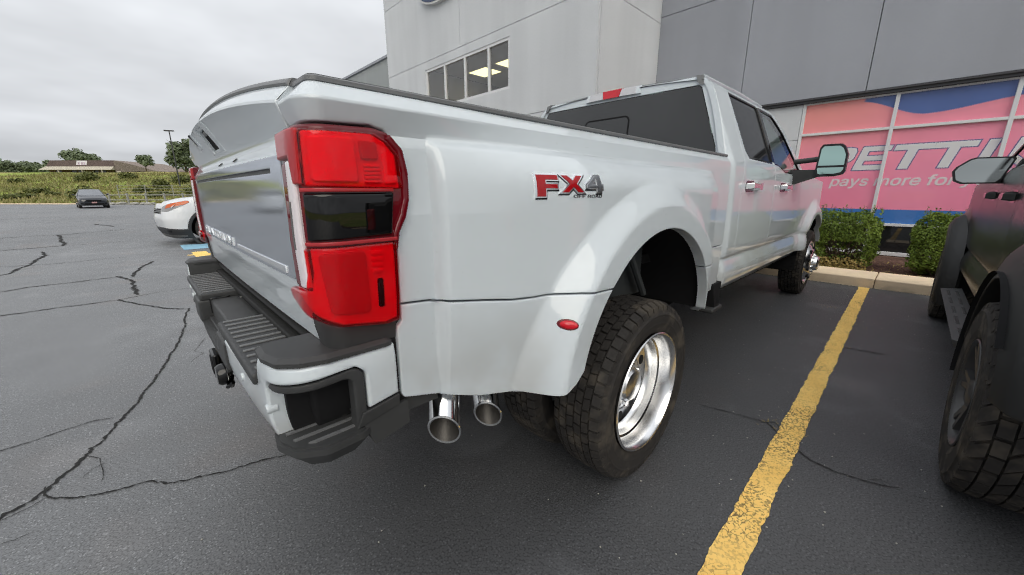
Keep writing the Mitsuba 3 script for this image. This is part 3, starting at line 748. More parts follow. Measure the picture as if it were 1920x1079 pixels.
# ---------------------------------------------------------------- wheels and tyres
def tyre(w, r, rim, lugs, rows, bold=0.010, seed=0, block=False):
    """tyre lying across x from -w to 0 (0 = outer sidewall), its tread blocks, each with its own edges"""
    sh = 0.035
    prof = [(rim - 0.004, -0.020), (rim + 0.008, -0.006), (rim + 0.022, -0.003), (rim + 0.040, 0.0), (rim + 0.043, 0.0022), (rim + 0.047, 0.0022), (rim + 0.050, 0.001), ((r + rim) / 2, 0.004), (r - 0.060, 0.003), (r - 0.057, 0.0052), (r - 0.052, 0.0052), (r - 0.049, 0.002), (r - 0.035, -0.004), (r - 0.018, -0.014), (r - bold, -sh),
            (r - bold, -w + sh), (r - 0.018, -w + 0.014), (r - 0.05, -w), ((r + rim) / 2, -w - 0.004), (rim + 0.01, -w + 0.006), (rim - 0.004, -w + 0.02)]
    carcass = lathe(prof[::-1], 96)
    rg = np.random.default_rng(seed)
    parts = []
    xs = np.linspace(-w + 0.006, -0.006, rows + 1)
    for j in range(rows):
        edge = j in (0, rows - 1)
        n = lugs
        for i in range(n):
            a0 = (i + (0.5 if j % 2 else 0.0) + 0.12 * rg.random()) / n * 2 * math.pi
            da = (0.84 if not edge else 0.80) / n * 2 * math.pi
            x0, x1 = xs[j] + (0.0 if edge and j == 0 else 0.0035), xs[j + 1] - (0.0 if edge and j else 0.0035)
            sk = (0.16 if block else 0.06) * da * (1 if j % 2 else -1)
            P = []
            for rr in (r - bold - 0.004, r):
                for x, kk in ((x0, -1), (x1, 1)):
                    drop = 0.0
                    if edge and ((j == 0 and kk < 0) or (j and kk > 0)): drop = 0.014 if rr == r else 0.004
                    z = 0.14 * da if block else 0
                    for t in (a0 + sk * kk + (z if kk > 0 else -z), a0 + da + sk * kk + (z if kk > 0 else -z)):
                        P.append((x, (rr - drop) * math.cos(t), (rr - drop) * math.sin(t)))
            f = [(4, 6, 7), (4, 7, 5), (0, 4, 5), (0, 5, 1), (2, 3, 7), (2, 7, 6), (0, 2, 6), (0, 6, 4), (1, 5, 7), (1, 7, 3)]
            parts.append((np.array(P), np.array(f)))
            if edge:                                   # the block runs over the shoulder onto the sidewall
                xo, sg_ = (x1, 1) if j else (x0, -1)
                Q = []
                for rr, dx in ((r - 0.014, 0.0), (r - 0.050, 0.0065)):
                    for t in (a0, a0 + da):
                        for e in (0.0, -0.012):
                            Q.append((xo + sg_ * (dx + e), rr * math.cos(t), rr * math.sin(t)))
                parts.append((np.array(Q), None))
    V, F, k = [], [], 0
    for P, f in parts:
        if f is None:
            h = trimesh.convex.convex_hull(P); P, f = h.vertices, h.faces
        V.append(P); F.append(np.asarray(f) + k); k += len(P)
    return carcass, mesh(np.vstack(V), np.vstack(F))


def rings(r, n, size, x0, x1, seg=14):
    out = []
    for i in range(n):
        t = (i + 0.5) / n * 2 * math.pi
        c = trimesh.creation.cylinder(size, x1 - x0, sections=seg)
        c = mesh(c.vertices[:, [2, 0, 1]], c.faces)
        c.apply_translation([(x0 + x1) / 2, r * math.cos(t), r * math.sin(t)])
        out.append(c)
    return out


DUAL_T, DUAL_B = tyre(0.225, 0.405, 0.268, 52, 6, 0.010, 3)
DEEP = [(0.264, -0.012), (0.270, -0.004), (0.272, 0.002), (0.268, 0.006), (0.262, 0.004), (0.254, -0.006), (0.247, -0.022), (0.243, -0.05), (0.240, -0.070), (0.231, -0.075), (0.228, -0.10), (0.224, -0.118), (0.214, -0.130),
        (0.190, -0.136), (0.150, -0.132), (0.132, -0.126), (0.124, -0.118), (0.114, -0.114), (0.100, -0.113), (0.084, -0.111), (0.078, -0.085), (0.068, -0.075), (0.04, -0.07), (0.0, -0.068)]
FLAT = [(0.264, -0.012), (0.270, -0.004), (0.272, 0.002), (0.268, 0.006), (0.258, 0.002), (0.244, -0.020), (0.234, -0.026), (0.215, 0.004), (0.19, 0.030), (0.165, 0.048), (0.140, 0.054), (0.120, 0.052), (0.110, 0.045), (0.095, 0.050), (0.085, 0.10), (0.065, 0.115), (0.0, 0.118)]


def put_wheel(name, loc, s, prof, holes, lab=None, bold=True):
    f = (lambda m: xf(m, loc)) if s > 0 else (lambda m: xf(mirror(m), loc))
    k = add(TR + '__' + name, f(DUAL_T), TYRE, 40, lab)
    add(k + '__tread', f(DUAL_B), TYRE, False, kind='stuff')
    if prof is None: return k
    add(k + '__rim', f(lathe(prof[::-1], 96)), POLISHED, 30)
    if holes:
        r, z0, z1, n, sz = holes
        for c in rings(r, n, sz, z0, z1): add(k + '__hand_hole', f(c), BLACK, 30)
        for c in rings(0.106, 10, 0.012, prof[-4][1] - 0.06, prof[-4][1] - 0.018 if prof is DEEP else prof[-4][1] + 0.022, 6): add(k + '__lug_nut', f(c), CHROME, False)
    return k


for s in (1, -1):
    put_wheel('rear_wheel', (s * 1.186, 0, 0.395), s, DEEP, (0.180, -0.146, -0.1325, 10, 0.024) if s > 0 else None, 'outer rear wheel with a deep-dish polished rim' if s > 0 else None)
    put_wheel('inner_rear_wheel', (s * 0.86, 0, 0.395), s, None, None)
    put_wheel('front_wheel', (s * 1.04, 4.47, 0.395), s, FLAT, (0.178, 0.02, 0.045, 10, 0.024) if s > 0 else None)
ZL = add(TR + '__underbody', cat_([box(-0.42, -0.34, -1.1, 5.0, 0.60, 0.78), box(0.34, 0.42, -1.1, 5.0, 0.60, 0.78), box(-0.80, 0.80, 1.30, 5.1, 0.58, 0.62), box(-0.75, 0.75, 0.9, 1.3, 0.45, 0.75, 0.03),
                                   box(-0.9, 0.9, -1.15, 1.3, 0.88, 0.93), tube([(-0.8, 0, 0.40), (0.8, 0, 0.40)], 0.06, 14), xf(trimesh.creation.icosphere(2, 0.17), (0, 0, 0.42)), tube([(-0.9, 4.47, 0.36), (0.9, 4.47, 0.36)], 0.05, 12),
                                   box(0.45, 0.80, 1.6, 2.8, 0.40, 0.60, 0.05), box(0.6, 0.85, 4.1, 4.3, 0.32, 0.5, 0.02)]), BLACK, 30)


# ---------------------------------------------------------------- crew cab and front end (used for both pickups)
XZ = ([0.50, 0.545, 0.58, 0.615, 0.66, 0.70, 0.745, 0.785, 0.797, 0.815, 0.86, 1.0, 1.25, 1.36, 1.42, 1.46, 1.50, 1.90, 1.955, 1.99, 2.02, 2.04],
      [0.93, 0.945, 0.985, 1.008, 1.012, 1.008, 0.995, 0.982, 0.984, 0.996, 1.002, 1.004, 0.996, 0.992, 0.986, 0.975, 0.957, 0.802, 0.775, 0.748, 0.700, 0.66])


def side_x(z): return np.interp(z, *XZ)


def W_cab(y, z, w):
    y, z = np.asarray(y, float), np.asarray(z, float)
    x = side_x(z)
    fl = np.hypot(y - 4.47, z - 0.47) - 0.52
    x = x + 0.055 * np.clip((0.17 - fl) / 0.10, 0, 1) * (y > 3.6) * (z < 1.3)
    x = x - 0.10 * smooth01(4.75, 5.35, y) ** 1.5 - 0.03 * smooth01(1.434, 1.372, y) ** 2
    return x + w, y + 0 * z, z + 0 * y


def build_cab(K, paint, f, rearlamp=True, pane=PRIVACY):
    zg = np.unique(np.round(np.r_[XZ[0], np.arange(0.5, 2.04, 0.03)], 4))
    yg = np.unique(np.round(np.r_[np.linspace(1.372, 1.44, 5), np.arange(1.5, 3.5, 0.05), np.arange(3.5, 5.4, 0.03)], 4))
    out = sg.Polygon([(1.372, 0.56), (1.372, 1.47), (1.44, 2.0), (1.46, 2.025), (2.85, 2.025), (2.98, 1.985), (3.30, 1.80), (3.66, 1.47), (3.70, 1.40), (3.70, 0.56)])
    rwin = rpoly([(1.735, 1.525), (1.76, 1.505), (2.40, 1.498), (2.42, 1.93), (2.40, 1.945), (1.755, 1.945), (1.74, 1.93)], 0.012)
    rwin = sg.Polygon([(1.755, 1.55), (1.80, 1.508), (2.42, 1.498), (2.42, 1.945), (1.745, 1.945), (1.735, 1.92)])
    fwin = sg.Polygon([(2.515, 1.496), (2.62, 1.490), (2.80, 1.440), (3.36, 1.428), (3.50, 1.45), (3.18, 1.795), (2.92, 1.935), (2.515, 1.945)])
    frame1, frame2 = rwin.buffer(0.016, join_style=2), fwin.buffer(0.016, join_style=2)
    rdoor = rpoly([(1.575, 0.80), (1.575, 1.30), (1.66, 1.50), (1.685, 1.985), (2.464, 1.985), (2.464, 0.80)], 0.02)
    fdoor = rpoly([(2.470, 0.80), (2.470, 1.985), (2.90, 1.985), (3.22, 1.815), (3.52, 1.47), (3.55, 1.38), (3.55, 0.80)], 0.02)
    gap = 0.0028
    bodyp = out.difference(rdoor.buffer(gap)).difference(fdoor.buffer(gap))
    rock = sg.box(1.30, 0.5, 3.75, 0.793)
    P = lambda poly, **k: panel(poly, W_cab, ugrid=yg, vgrid=zg, **k)
    for s in (1, -1):
        g = (lambda m: f(m)) if s > 0 else (lambda m: f(mirror(m)))
        add(K + '__cab_side', g(P(bodyp.difference(rock), depth=0.04, bevel=0.003)), paint, 38)
        add(K + '__rocker_panel', g(P(out.intersection(rock), depth=0.06, bevel=0.004)), paint, 38)
        d1 = add(K + '__rear_door', g(P(rdoor.difference(frame1), depth=0.03, bevel=0.003)), paint, 38)
        d2 = add(K + '__front_door', g(P(fdoor.difference(frame2), depth=0.03, bevel=0.003)), paint, 38)
        for d, w_, fr, pn in ((d1, rwin, frame1, pane), (d2, fwin, frame2, TINT_PANE)):
            add(d + '__window_seal', g(P(fr.buffer(-0.001).difference(w_), off=-0.002, depth=0.03, bevel=0.002)), GLOSSBLACK, 30)
            add(d + '__window', g(P(w_.buffer(0.004), off=-0.010, depth=0.0, bevel=0)), pn, 60)
            add(d + '__jamb', g(P(fr.buffer(0.05).difference(w_.buffer(-0.002)), off=-0.045, depth=0.0, bevel=0)), BLACK, 60)
        for d, y in ((d1, 1.66), (d2, 2.66)):
            h = cat_([hull([(1.000, y, 1.315), (1.000, y, 1.275), (1.048, y + 0.02, 1.310), (1.048, y + 0.02, 1.282), (1.048, y + 0.20, 1.306), (1.048, y + 0.20, 1.284), (1.03, y + 0.24, 1.304), (1.03, y + 0.24, 1.284), (1.04, y + 0.02, 1.318), (1.04, y + 0.2, 1.314)]),
                      hull([(0.995, y + 0.20, 1.325), (0.995, y + 0.20, 1.265), (1.035, y + 0.22, 1.318), (1.035, y + 0.22, 1.272), (1.035, y + 0.29, 1.318), (1.035, y + 0.29, 1.272), (0.995, y + 0.31, 1.325), (0.995, y + 0.31, 1.265)])])
            add(d + '__handle', g(h), CHROME if rearlamp else GLOSSBLACK, 20)
            add(d + '__handle_cup', g(panel(rpoly([(y, 1.255), (y + 0.21, 1.255), (y + 0.21, 1.335), (y, 1.335)], 0.03), W_cab, off=0.0015, depth=0.001, bevel=0.001)), BADGE_GREY if rearlamp else GLOSSBLACK, 40)
        sw = sg.Polygon([(3.30, 1.43), (3.52, 1.44), (3.20, 1.79), (3.17, 1.78)])
        # front fender with its flare
        fen = sg.Polygon([(3.557, 0.60), (3.557, 1.40), (3.70, 1.44), (5.25, 1.36), (5.33, 1.25), (5.33, 0.62)]).difference(sg.Point(4.47, 0.47).buffer(0.52, 48)).difference(sg.box(4.0, 0.3, 4.95, 0.5))
        fen = max(fen.geoms, key=lambda q: q.area) if hasattr(fen, 'geoms') else fen
        add(K + '__front_fender', g(P(fen, depth=0.05, bevel=0.004)), paint, 38)
        a = np.linspace(-0.2, math.pi + 0.2, 30)
        add(K + '__front_liner', g(grid(np.array([[(x, 4.47 + 0.545 * math.cos(t), 0.47 + 0.545 * math.sin(t)) for t in a] for x in np.linspace(0.5, 1.0, 4)]))), BLACK, 40)
        add(K + '__roof_strip', g(tube([(0.700, 1.46, 2.026), (0.705, 2.2, 2.030), (0.70, 2.85, 2.022)], 0.012, 8)), paint, 40)
        add(K + '__pillar_cover', g(P(sg.Polygon([(2.428, 1.500), (2.507, 1.498), (2.507, 1.950), (2.428, 1.950)]), off=0.003, depth=0.004, bevel=0.002)), GLOSSBLACK, 30)
    # back wall, its window, roof, screen, bonnet
    def W_back(x, z, w):
        x, z = np.asarray(x, float), np.asarray(z, float)
        y = 1.372 + 0.125 * np.clip(z - 1.48, 0, 1) + 0.03 * (x / 0.9) ** 4 - w
        return x, y, z
    zs = np.r_[0.62, 1.2, 1.44, np.arange(1.48, 2.03, 0.045), 2.03]
    edge = [(side_x(z) - 0.028, z) for z in zs]
    back = sg.Polygon(edge + [(-x, z) for x, z in edge[::-1]])
    rw = sg.Polygon([(0.865, 1.46), (0.845, 1.56), (0.70, 1.955), (0.68, 1.972), (-0.68, 1.972), (-0.70, 1.955), (-0.845, 1.56), (-0.865, 1.46)])
    PB = lambda poly, **k: panel(poly, W_back, du=0.05, dv=0.03, **k)
    add(K + '__cab_back', f(PB(back.difference(rw), depth=0.03, bevel=0.004)), paint, 38)
    b = add(K + '__rear_window', f(PB(rw.buffer(-0.004), off=-0.004, depth=0.0, bevel=0)), pane, 60)
    sl = rpoly([(-0.24, 1.40), (-0.24, 1.835), (0.17, 1.835), (0.17, 1.40)], 0.04)
    add(b + '__slider_seal', f(PB(sl.buffer(0.009).difference(sl.buffer(-0.003)).intersection(sg.box(-0.35, 1.46, 0.30, 1.9)), off=-0.001, depth=0.002, bevel=0.001)), BLACK, 30)
    add(b + '__slider_pane', f(PB(sl.buffer(-0.004).intersection(rw.buffer(-0.01)), off=-0.0025, depth=0.0, bevel=0)), pane, 60)
    X = np.linspace(-1, 1, 25)
    Y = np.r_[1.43, 1.445, np.linspace(1.48, 2.80, 12), 2.90, 2.97]
    R = []
    for y in Y:
        drop = 0.022 * smooth01(1.50, 1.43, y) ** 2 + 0.09 * smooth01(2.45, 3.05, y) ** 2
        R.append([(0.712 * t, y, 2.024 + 0.036 * (1 - t * t) - drop + 0.010 * math.sin((y - 1.43) / 1.5 * math.pi)) for t in X])
    add(K + '__roof', f(mesh(*(lambda m: (m.vertices, m.faces[:, ::-1]))(grid(np.array(R))))), paint, 40)
    Sx = lambda t, q: (0.76 * t * (1 - q) + 0.90 * t * q, 2.96 + (0.74 - 0.10 * t * t) * q + 0.02 * t * t, 1.985 - 0.545 * q - 0.01 * t * t)
    add(K + '__windscreen', f(grid(np.array([[Sx(t, q) for t in X] for q in np.linspace(0, 1, 8)]))), WINDSCREEN, 60)
    hood = [[(0.93 * t, y, z0 + 0.07 * (1 - abs(t) ** 3)) for t in X] for y, z0 in ((3.60, 1.40), (4.0, 1.40), (4.6, 1.39), (5.1, 1.36), (5.28, 1.32), (5.33, 1.20))]
    add(K + '__bonnet', f(mesh(*(lambda m: (m.vertices, m.faces[:, ::-1]))(grid(np.array(hood))))), paint, 40)
    add(K + '__front_end', f(cat_([box(-0.88, 0.88, 5.20, 5.36, 0.75, 1.28, 0.04), box(-0.96, 0.96, 5.25, 5.40, 0.52, 0.78, 0.05)])), TRIM, 30)
    # interior: floor, dashboard, seats, headlining
    I = add(K + '__interior', f(cat_([box(-0.9, 0.9, 1.45, 3.7, 0.70, 0.74), box(-0.85, 0.85, 3.28, 3.72, 1.05, 1.40, 0.05), box(-0.70, 0.70, 1.5, 2.9, 1.975, 1.99)])), SEAT, 30)
    for s in (-0.42, 0.42):
        for y in (1.62, 2.58):
            add(K + '__seat', f(cat_([box(s - 0.26, s + 0.26, y + 0.12, y + 0.62, 0.86, 1.06, 0.06), xf(box(-0.25, 0.25, -0.07, 0.07, 0, 0.62, 0.06), (s, y + 0.1, 1.0), rx=0.2), box(s - 0.13, s + 0.13, y - 0.05, y + 0.04, 1.62, 1.80, 0.04)])), SEAT, 40)
    st = xf(trimesh.creation.torus(0.18, 0.016, 24, 10), (-0.42, 3.12, 1.25), rx=1.1)
    add(K + '__steering_wheel', f(mesh(st.vertices, st.faces)), BLACK, 40)
    if rearlamp:
        L = add(K + '__high_brake_lamp', f(hull([(-0.235, 1.43, 2.045), (0.235, 1.43, 2.045), (-0.25, 1.418, 1.99), (0.25, 1.418, 1.99), (-0.235, 1.47, 2.056), (0.235, 1.47, 2.056), (-0.25, 1.45, 1.99), (0.25, 1.45, 1.99)])), paint, 20)
        add(L + '__red_lens', f(hull([(-0.085, 1.422, 2.050), (0.085, 1.422, 2.050), (-0.07, 1.408, 1.990), (0.07, 1.408, 1.990), (-0.085, 1.46, 2.060), (0.085, 1.46, 2.060), (0.07, 1.45, 1.99), (-0.07, 1.45, 1.99)])), RED, 20)
        for s in (-1, 1):
            add(L + '__white_lens', f(hull([(s * 0.088, 1.424, 2.048), (s * 0.205, 1.424, 2.046), (s * 0.075, 1.411, 1.992), (s * 0.215, 1.413, 1.990), (s * 0.088, 1.46, 2.056), (s * 0.205, 1.46, 2.055), (s * 0.2, 1.45, 1.99), (s * 0.08, 1.45, 1.99)])), WHITEPLASTIC, 20)
        for s in (-1, 1): add(K + '__gutter_trim', f(hull([(s * 0.675, 1.424, 1.985), (s * 0.715, 1.430, 1.965), (s * 0.655, 1.435, 2.038), (s * 0.700, 1.44, 2.030), (s * 0.655, 1.50, 2.046), (s * 0.70, 1.50, 2.036), (s * 0.69, 1.45, 1.98)])), CAPMAT, 20)
        fin = hull([(0, 1.85, 2.065), (0.02, 1.75, 2.065), (-0.02, 1.75, 2.065), (0, 1.70, 2.10), (0, 1.66, 2.065)])
        add(K + '__roof_aerial', f(xf(fin, (0.05, 0, 0))), GLOSSBLACK, 30)
        for xx in (-0.33, 0.33): add(K + '__roof_lamp', f(xf(trimesh.creation.icosphere(2, 0.03), (xx, 2.82, 2.03), s=(1.3, 1.6, 0.9))), AMBER, 40)


build_cab(TR, PAINT, lambda m: m)
# towing mirrors on twin arms
MH = [(1.165, 1.405), (1.155, 1.45), (1.165, 1.645), (1.185, 1.675), (1.315, 1.672), (1.345, 1.645), (1.372, 1.58), (1.372, 1.44), (1.355, 1.412), (1.30, 1.398), (1.19, 1.395)]
mh = rpoly(MH, 0.012)
for s in (1, -1):
    f = (lambda m: m) if s > 0 else mirror
    sc_ = lambda p, k: affinity.scale(p, k, k)
    shell = hull(np.vstack([np.insert(np.array(mh.exterior.coords), 1, 3.10, axis=1), np.insert(np.array(sc_(mh, 1.03).exterior.coords), 1, 3.14, axis=1), np.insert(np.array(sc_(mh, 0.86).exterior.coords), 1, 3.26, axis=1)]))
    M = add(TR + '__door_mirror', f(shell), GLOSSBLACK, 30)
    g1 = sc_(mh, 0.90)
    add(M + '__upper_glass', f(front_prism(g1.intersection(sg.box(1, 1.485, 1.6, 1.8)).buffer(-0.004), 3.094, 3.099)), MIRRORTINT, False)
    add(M + '__lower_glass', f(front_prism(g1.intersection(sg.box(1, 1.3, 1.6, 1.475)).buffer(-0.004), 3.094, 3.099)), MIRRORTINT, False)
    add(M + '__arm', f(tube([(0.97, 3.16, 1.535), (1.08, 3.17, 1.545), (1.18, 3.17, 1.555)], 0.024, 10)), TRIM, 40)
    add(M + '__arm', f(hull([(0.965, 3.10, 1.46), (0.965, 3.26, 1.46), (0.97, 3.12, 1.32), (0.97, 3.24, 1.32), (1.10, 3.12, 1.40), (1.10, 3.22, 1.40), (1.19, 3.13, 1.455), (1.19, 3.20, 1.455), (1.19, 3.13, 1.40), (1.19, 3.20, 1.40)])), TRIM, 30)
# power running board and its bracket behind the cab corner
for s in (1, -1):
    f = (lambda m: m) if s > 0 else mirror
    rb = add(TR + '__running_board', f(box(0.60, 0.86, 1.28, 3.45, 0.46, 0.51, 0.015)), TRIM, 30)
    add(rb + '__end_cap', f(box(0.90, 1.03, 1.20, 1.40, 0.445, 0.48, 0.012)), TRIM, 30)
    add(rb + '__bracket', f(hull([(0.93, 1.24, 0.66), (1.0, 1.24, 0.64), (0.93, 1.36, 0.66), (1.0, 1.40, 0.64), (0.95, 1.26, 0.47), (1.02, 1.26, 0.47), (0.95, 1.34, 0.47), (1.02, 1.34, 0.47)])), BLACK, 30)


# ================================================================ ground, walk, planting bed
CH, CRT = np.array([-math.sin(YAW), math.cos(YAW)]), np.array([math.cos(YAW), math.sin(YAW)])     # the far verge and bank lie square to this diagonal


def far(D, L, z=0.0):
    p = CAM[:2] + CH * D + CRT * L
    return np.array([p[0], p[1], z])


def grass_col(p, n, uv):
    a = fbm(p.x * 0.13, p.y * 0.13, 1.0, 4)
    b = fbm(p.x * 0.9, p.y * 0.9, 3.0, 3)
    dry = sstep(0.47, 0.66, fbm(p.x * 0.07 + 3.0, p.y * 0.07, 9.0, 3) + 0.3 * (b - 0.5))
    c = mix((0.13, 0.175, 0.035), (0.235, 0.265, 0.065), a)
    c = mix(c, (0.32, 0.25, 0.12), dry * 0.6)
    return c * (0.65 + 0.7 * b)


GRASS = matte('grass', proc(grass_col), 0.9, 0.2)


def leafc(c1, c2, sc=3.0):
    def fn(p, n, uv):
        a = fbm(p.x * sc, p.y * sc, p.z * sc, 3)
        b = noise(p.x * 17.0 * sc, p.y * 17.0 * sc, p.z * 17.0 * sc)
        return mix(c1, c2, dr.clip(a * 0.9 + 0.6 * (b - 0.3), 0, 1))
    return proc(fn)


def leafmat(key, c1, c2, sc=3.0): return mat(key, {'type': 'principled', 'base_color': leafc(c1, c2, sc), 'roughness': 0.55, 'specular': 0.3})


LEAF_SHRUB = leafmat('leaf_shrub', (0.038, 0.070, 0.009), (0.165, 0.235, 0.028), 4.0)
LEAF_YELLOW = leafmat('leaf_yellow', (0.16, 0.13, 0.04), (0.42, 0.30, 0.10), 9.0)
LEAF_TREE = leafmat('leaf_tree', (0.095, 0.125, 0.075), (0.20, 0.24, 0.14), 0.5)  # lighter, greyer leaf tones: distance haze is put into the colour
LEAF_BUSH = leafmat('leaf_bush', (0.060, 0.078, 0.022), (0.145, 0.155, 0.045), 0.8)
LEAF_GRASS = leafmat('leaf_grass', (0.115, 0.155, 0.035), (0.33, 0.28, 0.12), 0.16)
BARK = matte('bark', (0.09, 0.065, 0.045), 0.9, 0.2)


def mulch_col(p, n, uv):
    f1, f2, c = voronoi(p.x * 38.0, p.y * 55.0)
    return mix((0.045, 0.026, 0.020), (0.13, 0.075, 0.055), c) * (0.6 + 0.6 * fbm(p.x * 6.0, p.y * 6.0, 1.0, 3))


MULCH = matte('mulch', proc(mulch_col), 0.9, 0.2)

gm = mesh([[-1500, -1500, -0.012], [1500, -1500, -0.012], [1500, 1500, -0.012], [-1500, 1500, -0.012]], [[0, 1, 2], [0, 2, 3]])
add('ground', gm, GRASS, False, 'rough green verge beyond the edge of the car park', None, None, 'structure')
e0, e1 = far(41.0, -75), far(41.0, 60)
lot = sg.Polygon([(e0[0], e0[1]), (-90, -46), (70, -46), (70, 5.42), (3, 5.42), (-30, 5.42), (-30, 40), (e1[0], e1[1])])
lot = sg.Polygon([tuple(e0[:2]), (-75, -72), (70, -72), (70, 5.44), (-13.5, 5.44), (-22, 30), tuple(far(41.0, 20)[:2])])
lm = prism(lot, -0.001, 0.0)
lm = mesh(lm.vertices, [f for f in lm.faces if np.all(lm.vertices[f, 2] > -0.0005)])
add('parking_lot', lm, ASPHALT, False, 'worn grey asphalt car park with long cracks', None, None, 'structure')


def ribbon(pts, w, seed=0, jag=0.35, z=0.004, step=0.02):
    """a crack: a thin jagged strip on the ground"""
    pts = np.array(pts, float)
    line = sg.LineString(pts)
    n = max(int(line.length / step), 4)
    q = np.array([line.interpolate(t, normalized=True).coords[0] for t in np.linspace(0, 1, n)])
    rg = np.random.default_rng(seed)
    d = np.gradient(q, axis=0); d /= np.linalg.norm(d, axis=1, keepdims=True) + 1e-9
    nn = np.c_[-d[:, 1], d[:, 0]]
    wob = np.cumsum(rg.normal(0, 0.32, n)); wob -= np.linspace(wob[0], wob[-1], n)
    wob = np.clip(wob, -3, 3)
    q = q + nn * (wob * w * 0.45 + rg.normal(0, w * 0.22, n))[:, None]
    h1 = w * 0.5 * np.clip(0.9 + jag * 1.2 * rg.normal(0, 1, n), 0.12, 2.2) * np.clip(np.minimum(np.arange(n), n - 1 - np.arange(n)) / 3.0 + 0.25, 0, 1)
    h2 = w * 0.5 * np.clip(0.9 + jag * 1.2 * rg.normal(0, 1, n), 0.12, 2.2) * np.clip(np.minimum(np.arange(n), n - 1 - np.arange(n)) / 3.0 + 0.25, 0, 1)
    P = np.stack([np.c_[q - nn * h1[:, None], np.full(n, z)], np.c_[q + nn * h2[:, None], np.full(n, z)]], 1)
    m = grid(P)
    if m.face_normals[:, 2].mean() < 0: m = mesh(m.vertices, m.faces[:, ::-1])
    return m


CRACKS = [([(-3.56, -1.26), (-2.78, -1.37), (-2.24, -1.47), (-1.79, -1.57), (-1.44, -1.66), (-1.16, -1.74), (-1.03, -1.79), (-0.87, -1.83), (-0.78, -1.88), (-0.68, -1.92), (-0.62, -1.96), (-0.56, -1.99), (-0.51, -2.02), (-0.47, -2.06), (-0.40, -2.14), (-0.2, -2.4)], 0.015),
          ([(-3.52, -1.28), (-3.74, -1.45), (-4.07, -1.62), (-4.40, -1.77), (-4.61, -1.85)], 0.022), ([(-4.57, -1.85), (-4.56, -2.06), (-4.59, -2.31), (-4.56, -2.53), (-4.58, -2.80), (-4.5, -3.6)], 0.022),
          ([(-4.57, -1.85), (-4.66, -1.66), (-4.72, -1.46), (-4.73, -1.19), (-4.8, -0.3)], 0.012), ([(-4.73, -1.66), (-5.48, -1.70), (-5.96, -1.73), (-6.47, -1.89)], 0.035), ([(-6.2, -1.72), (-6.79, -1.63), (-7.25, -1.58), (-7.84, -1.43)], 0.04),
          ([(-6.1, -3.6), (-6.14, -2.94), (-6.30, -2.70), (-6.28, -2.41), (-6.34, -2.13), (-6.37, -1.89)], 0.026), ([(-7.77, -3.18), (-7.92, -3.11), (-8.67, -3.06), (-9.58, -3.08), (-10.38, -2.99), (-11.08, -3.10)], 0.05),
          ([(-11.9, -4.6), (-11.97, -3.80), (-12.0, -3.36), (-12.18, -2.91)], 0.06), ([(-12.18, -2.91), (-13.04, -2.93), (-14.7, -3.14), (-15.79, -3.29)], 0.06), ([(-12.18, -2.91), (-12.3, -2.2), (-12.4, -1.4)], 0.03), ([(-15.6, -5.2), (-15.68, -4.35), (-15.89, -3.81), (-15.9, -3.19), (-16.39, -2.55), (-16.95, -1.81)], 0.07),
          ([(-1.08, -2.8), (-1.10, -2.19), (-1.10, -2.09), (-1.13, -1.98), (-1.15, -1.87), (-1.11, -1.79)], 0.007),
          ([(-0.57, -1.99), (-0.50, -1.985), (-0.46, -1.97), (-0.40, -1.91), (-0.34, -1.83), (-0.31, -1.75), (-0.29, -1.66), (-0.21, -1.60), (-0.17, -1.51), (-0.12, -1.40), (-0.11, -1.29), (-0.06, -1.16), (0.0, -0.9)], 0.0085),
          ([(-0.48, -1.975), (-0.44, -2.01), (-0.42, -2.07), (-0.40, -2.14)], 0.004), ([(-0.76, -1.89), (-0.67, -1.83), (-0.56, -1.82), (-0.48, -1.81), (-0.44, -1.82)], 0.003), ([(-0.62, -1.80), (-0.58, -1.86), (-0.53, -1.88)], 0.003),
          ([(-8.9, -4.2), (-8.96, -3.36), (-8.76, -2.86), (-8.78, -2.41), (-8.84, -1.77)], 0.02), ([(-21.0, -2.75), (-20.19, -2.65), (-19.5, -2.38), (-18.75, -2.18)], 0.10), ([(-24, -5), (-23.5, -3.6), (-23.9, -2.2)], 0.06), ([(-28, -7), (-28.4, -4.4), (-27.8, -2)], 0.07),
          ([(-0.26, -2.10), (-0.24, -2.03), (-0.25, -1.98)], 0.003), ([(-2.3, -1.25), (-2.0, -1.35), (-1.9, -1.30), (-1.75, -1.40)], 0.004), ([(-2.6, -1.0), (-2.3, -1.12), (-2.1, -1.1)], 0.004),
          ([(1.16, 0.76), (1.32, 0.80), (1.50, 0.84), (1.575, 0.76)], 0.006), ([(1.66, 0.68), (1.73, 0.63), (1.83, 0.61), (1.95, 0.64), (2.03, 0.69)], 0.008), ([(1.93, 0.66), (1.97, 0.70), (2.0, 0.68)], 0.005), ([(2.07, 0.66), (2.12, 0.69)], 0.007), ([(1.64, 2.53), (1.84, 2.57), (1.92, 2.58)], 0.012), ([(1.45, 0.80), (1.53, 0.87), (1.58, 0.80)], 0.004)]
for i, (pts, w) in enumerate(CRACKS): add('parking_lot__crack', ribbon(pts, w * (1 if w < 0.019 else 1.05), i, step=max(0.012, w * 0.9)), CRACK, False)
# stall lines: irregular edges
def stall(x, y0, y1, w, seed, wid=None):
    rg = np.random.default_rng(seed)
    n = int((y1 - y0) / 0.02)
    ys = np.linspace(y0, y1, n)
    e = lambda: np.convolve(rg.normal(0, 0.006, n + 8), np.ones(5) / 5, 'same')[4:4 + n] + rg.normal(0, 0.0016, n)
    c = x - 0.0084 * (ys - 2.2)
    P = np.stack([np.c_[c - w / 2 + e(), ys, np.full(n, 0.004)], np.c_[c + w / 2 + e(), ys, np.full(n, 0.004)]], 1)
    m = grid(P)
    return mesh(m.vertices, m.faces[:, ::-1]) if m.face_normals[:, 2].mean() < 0 else m


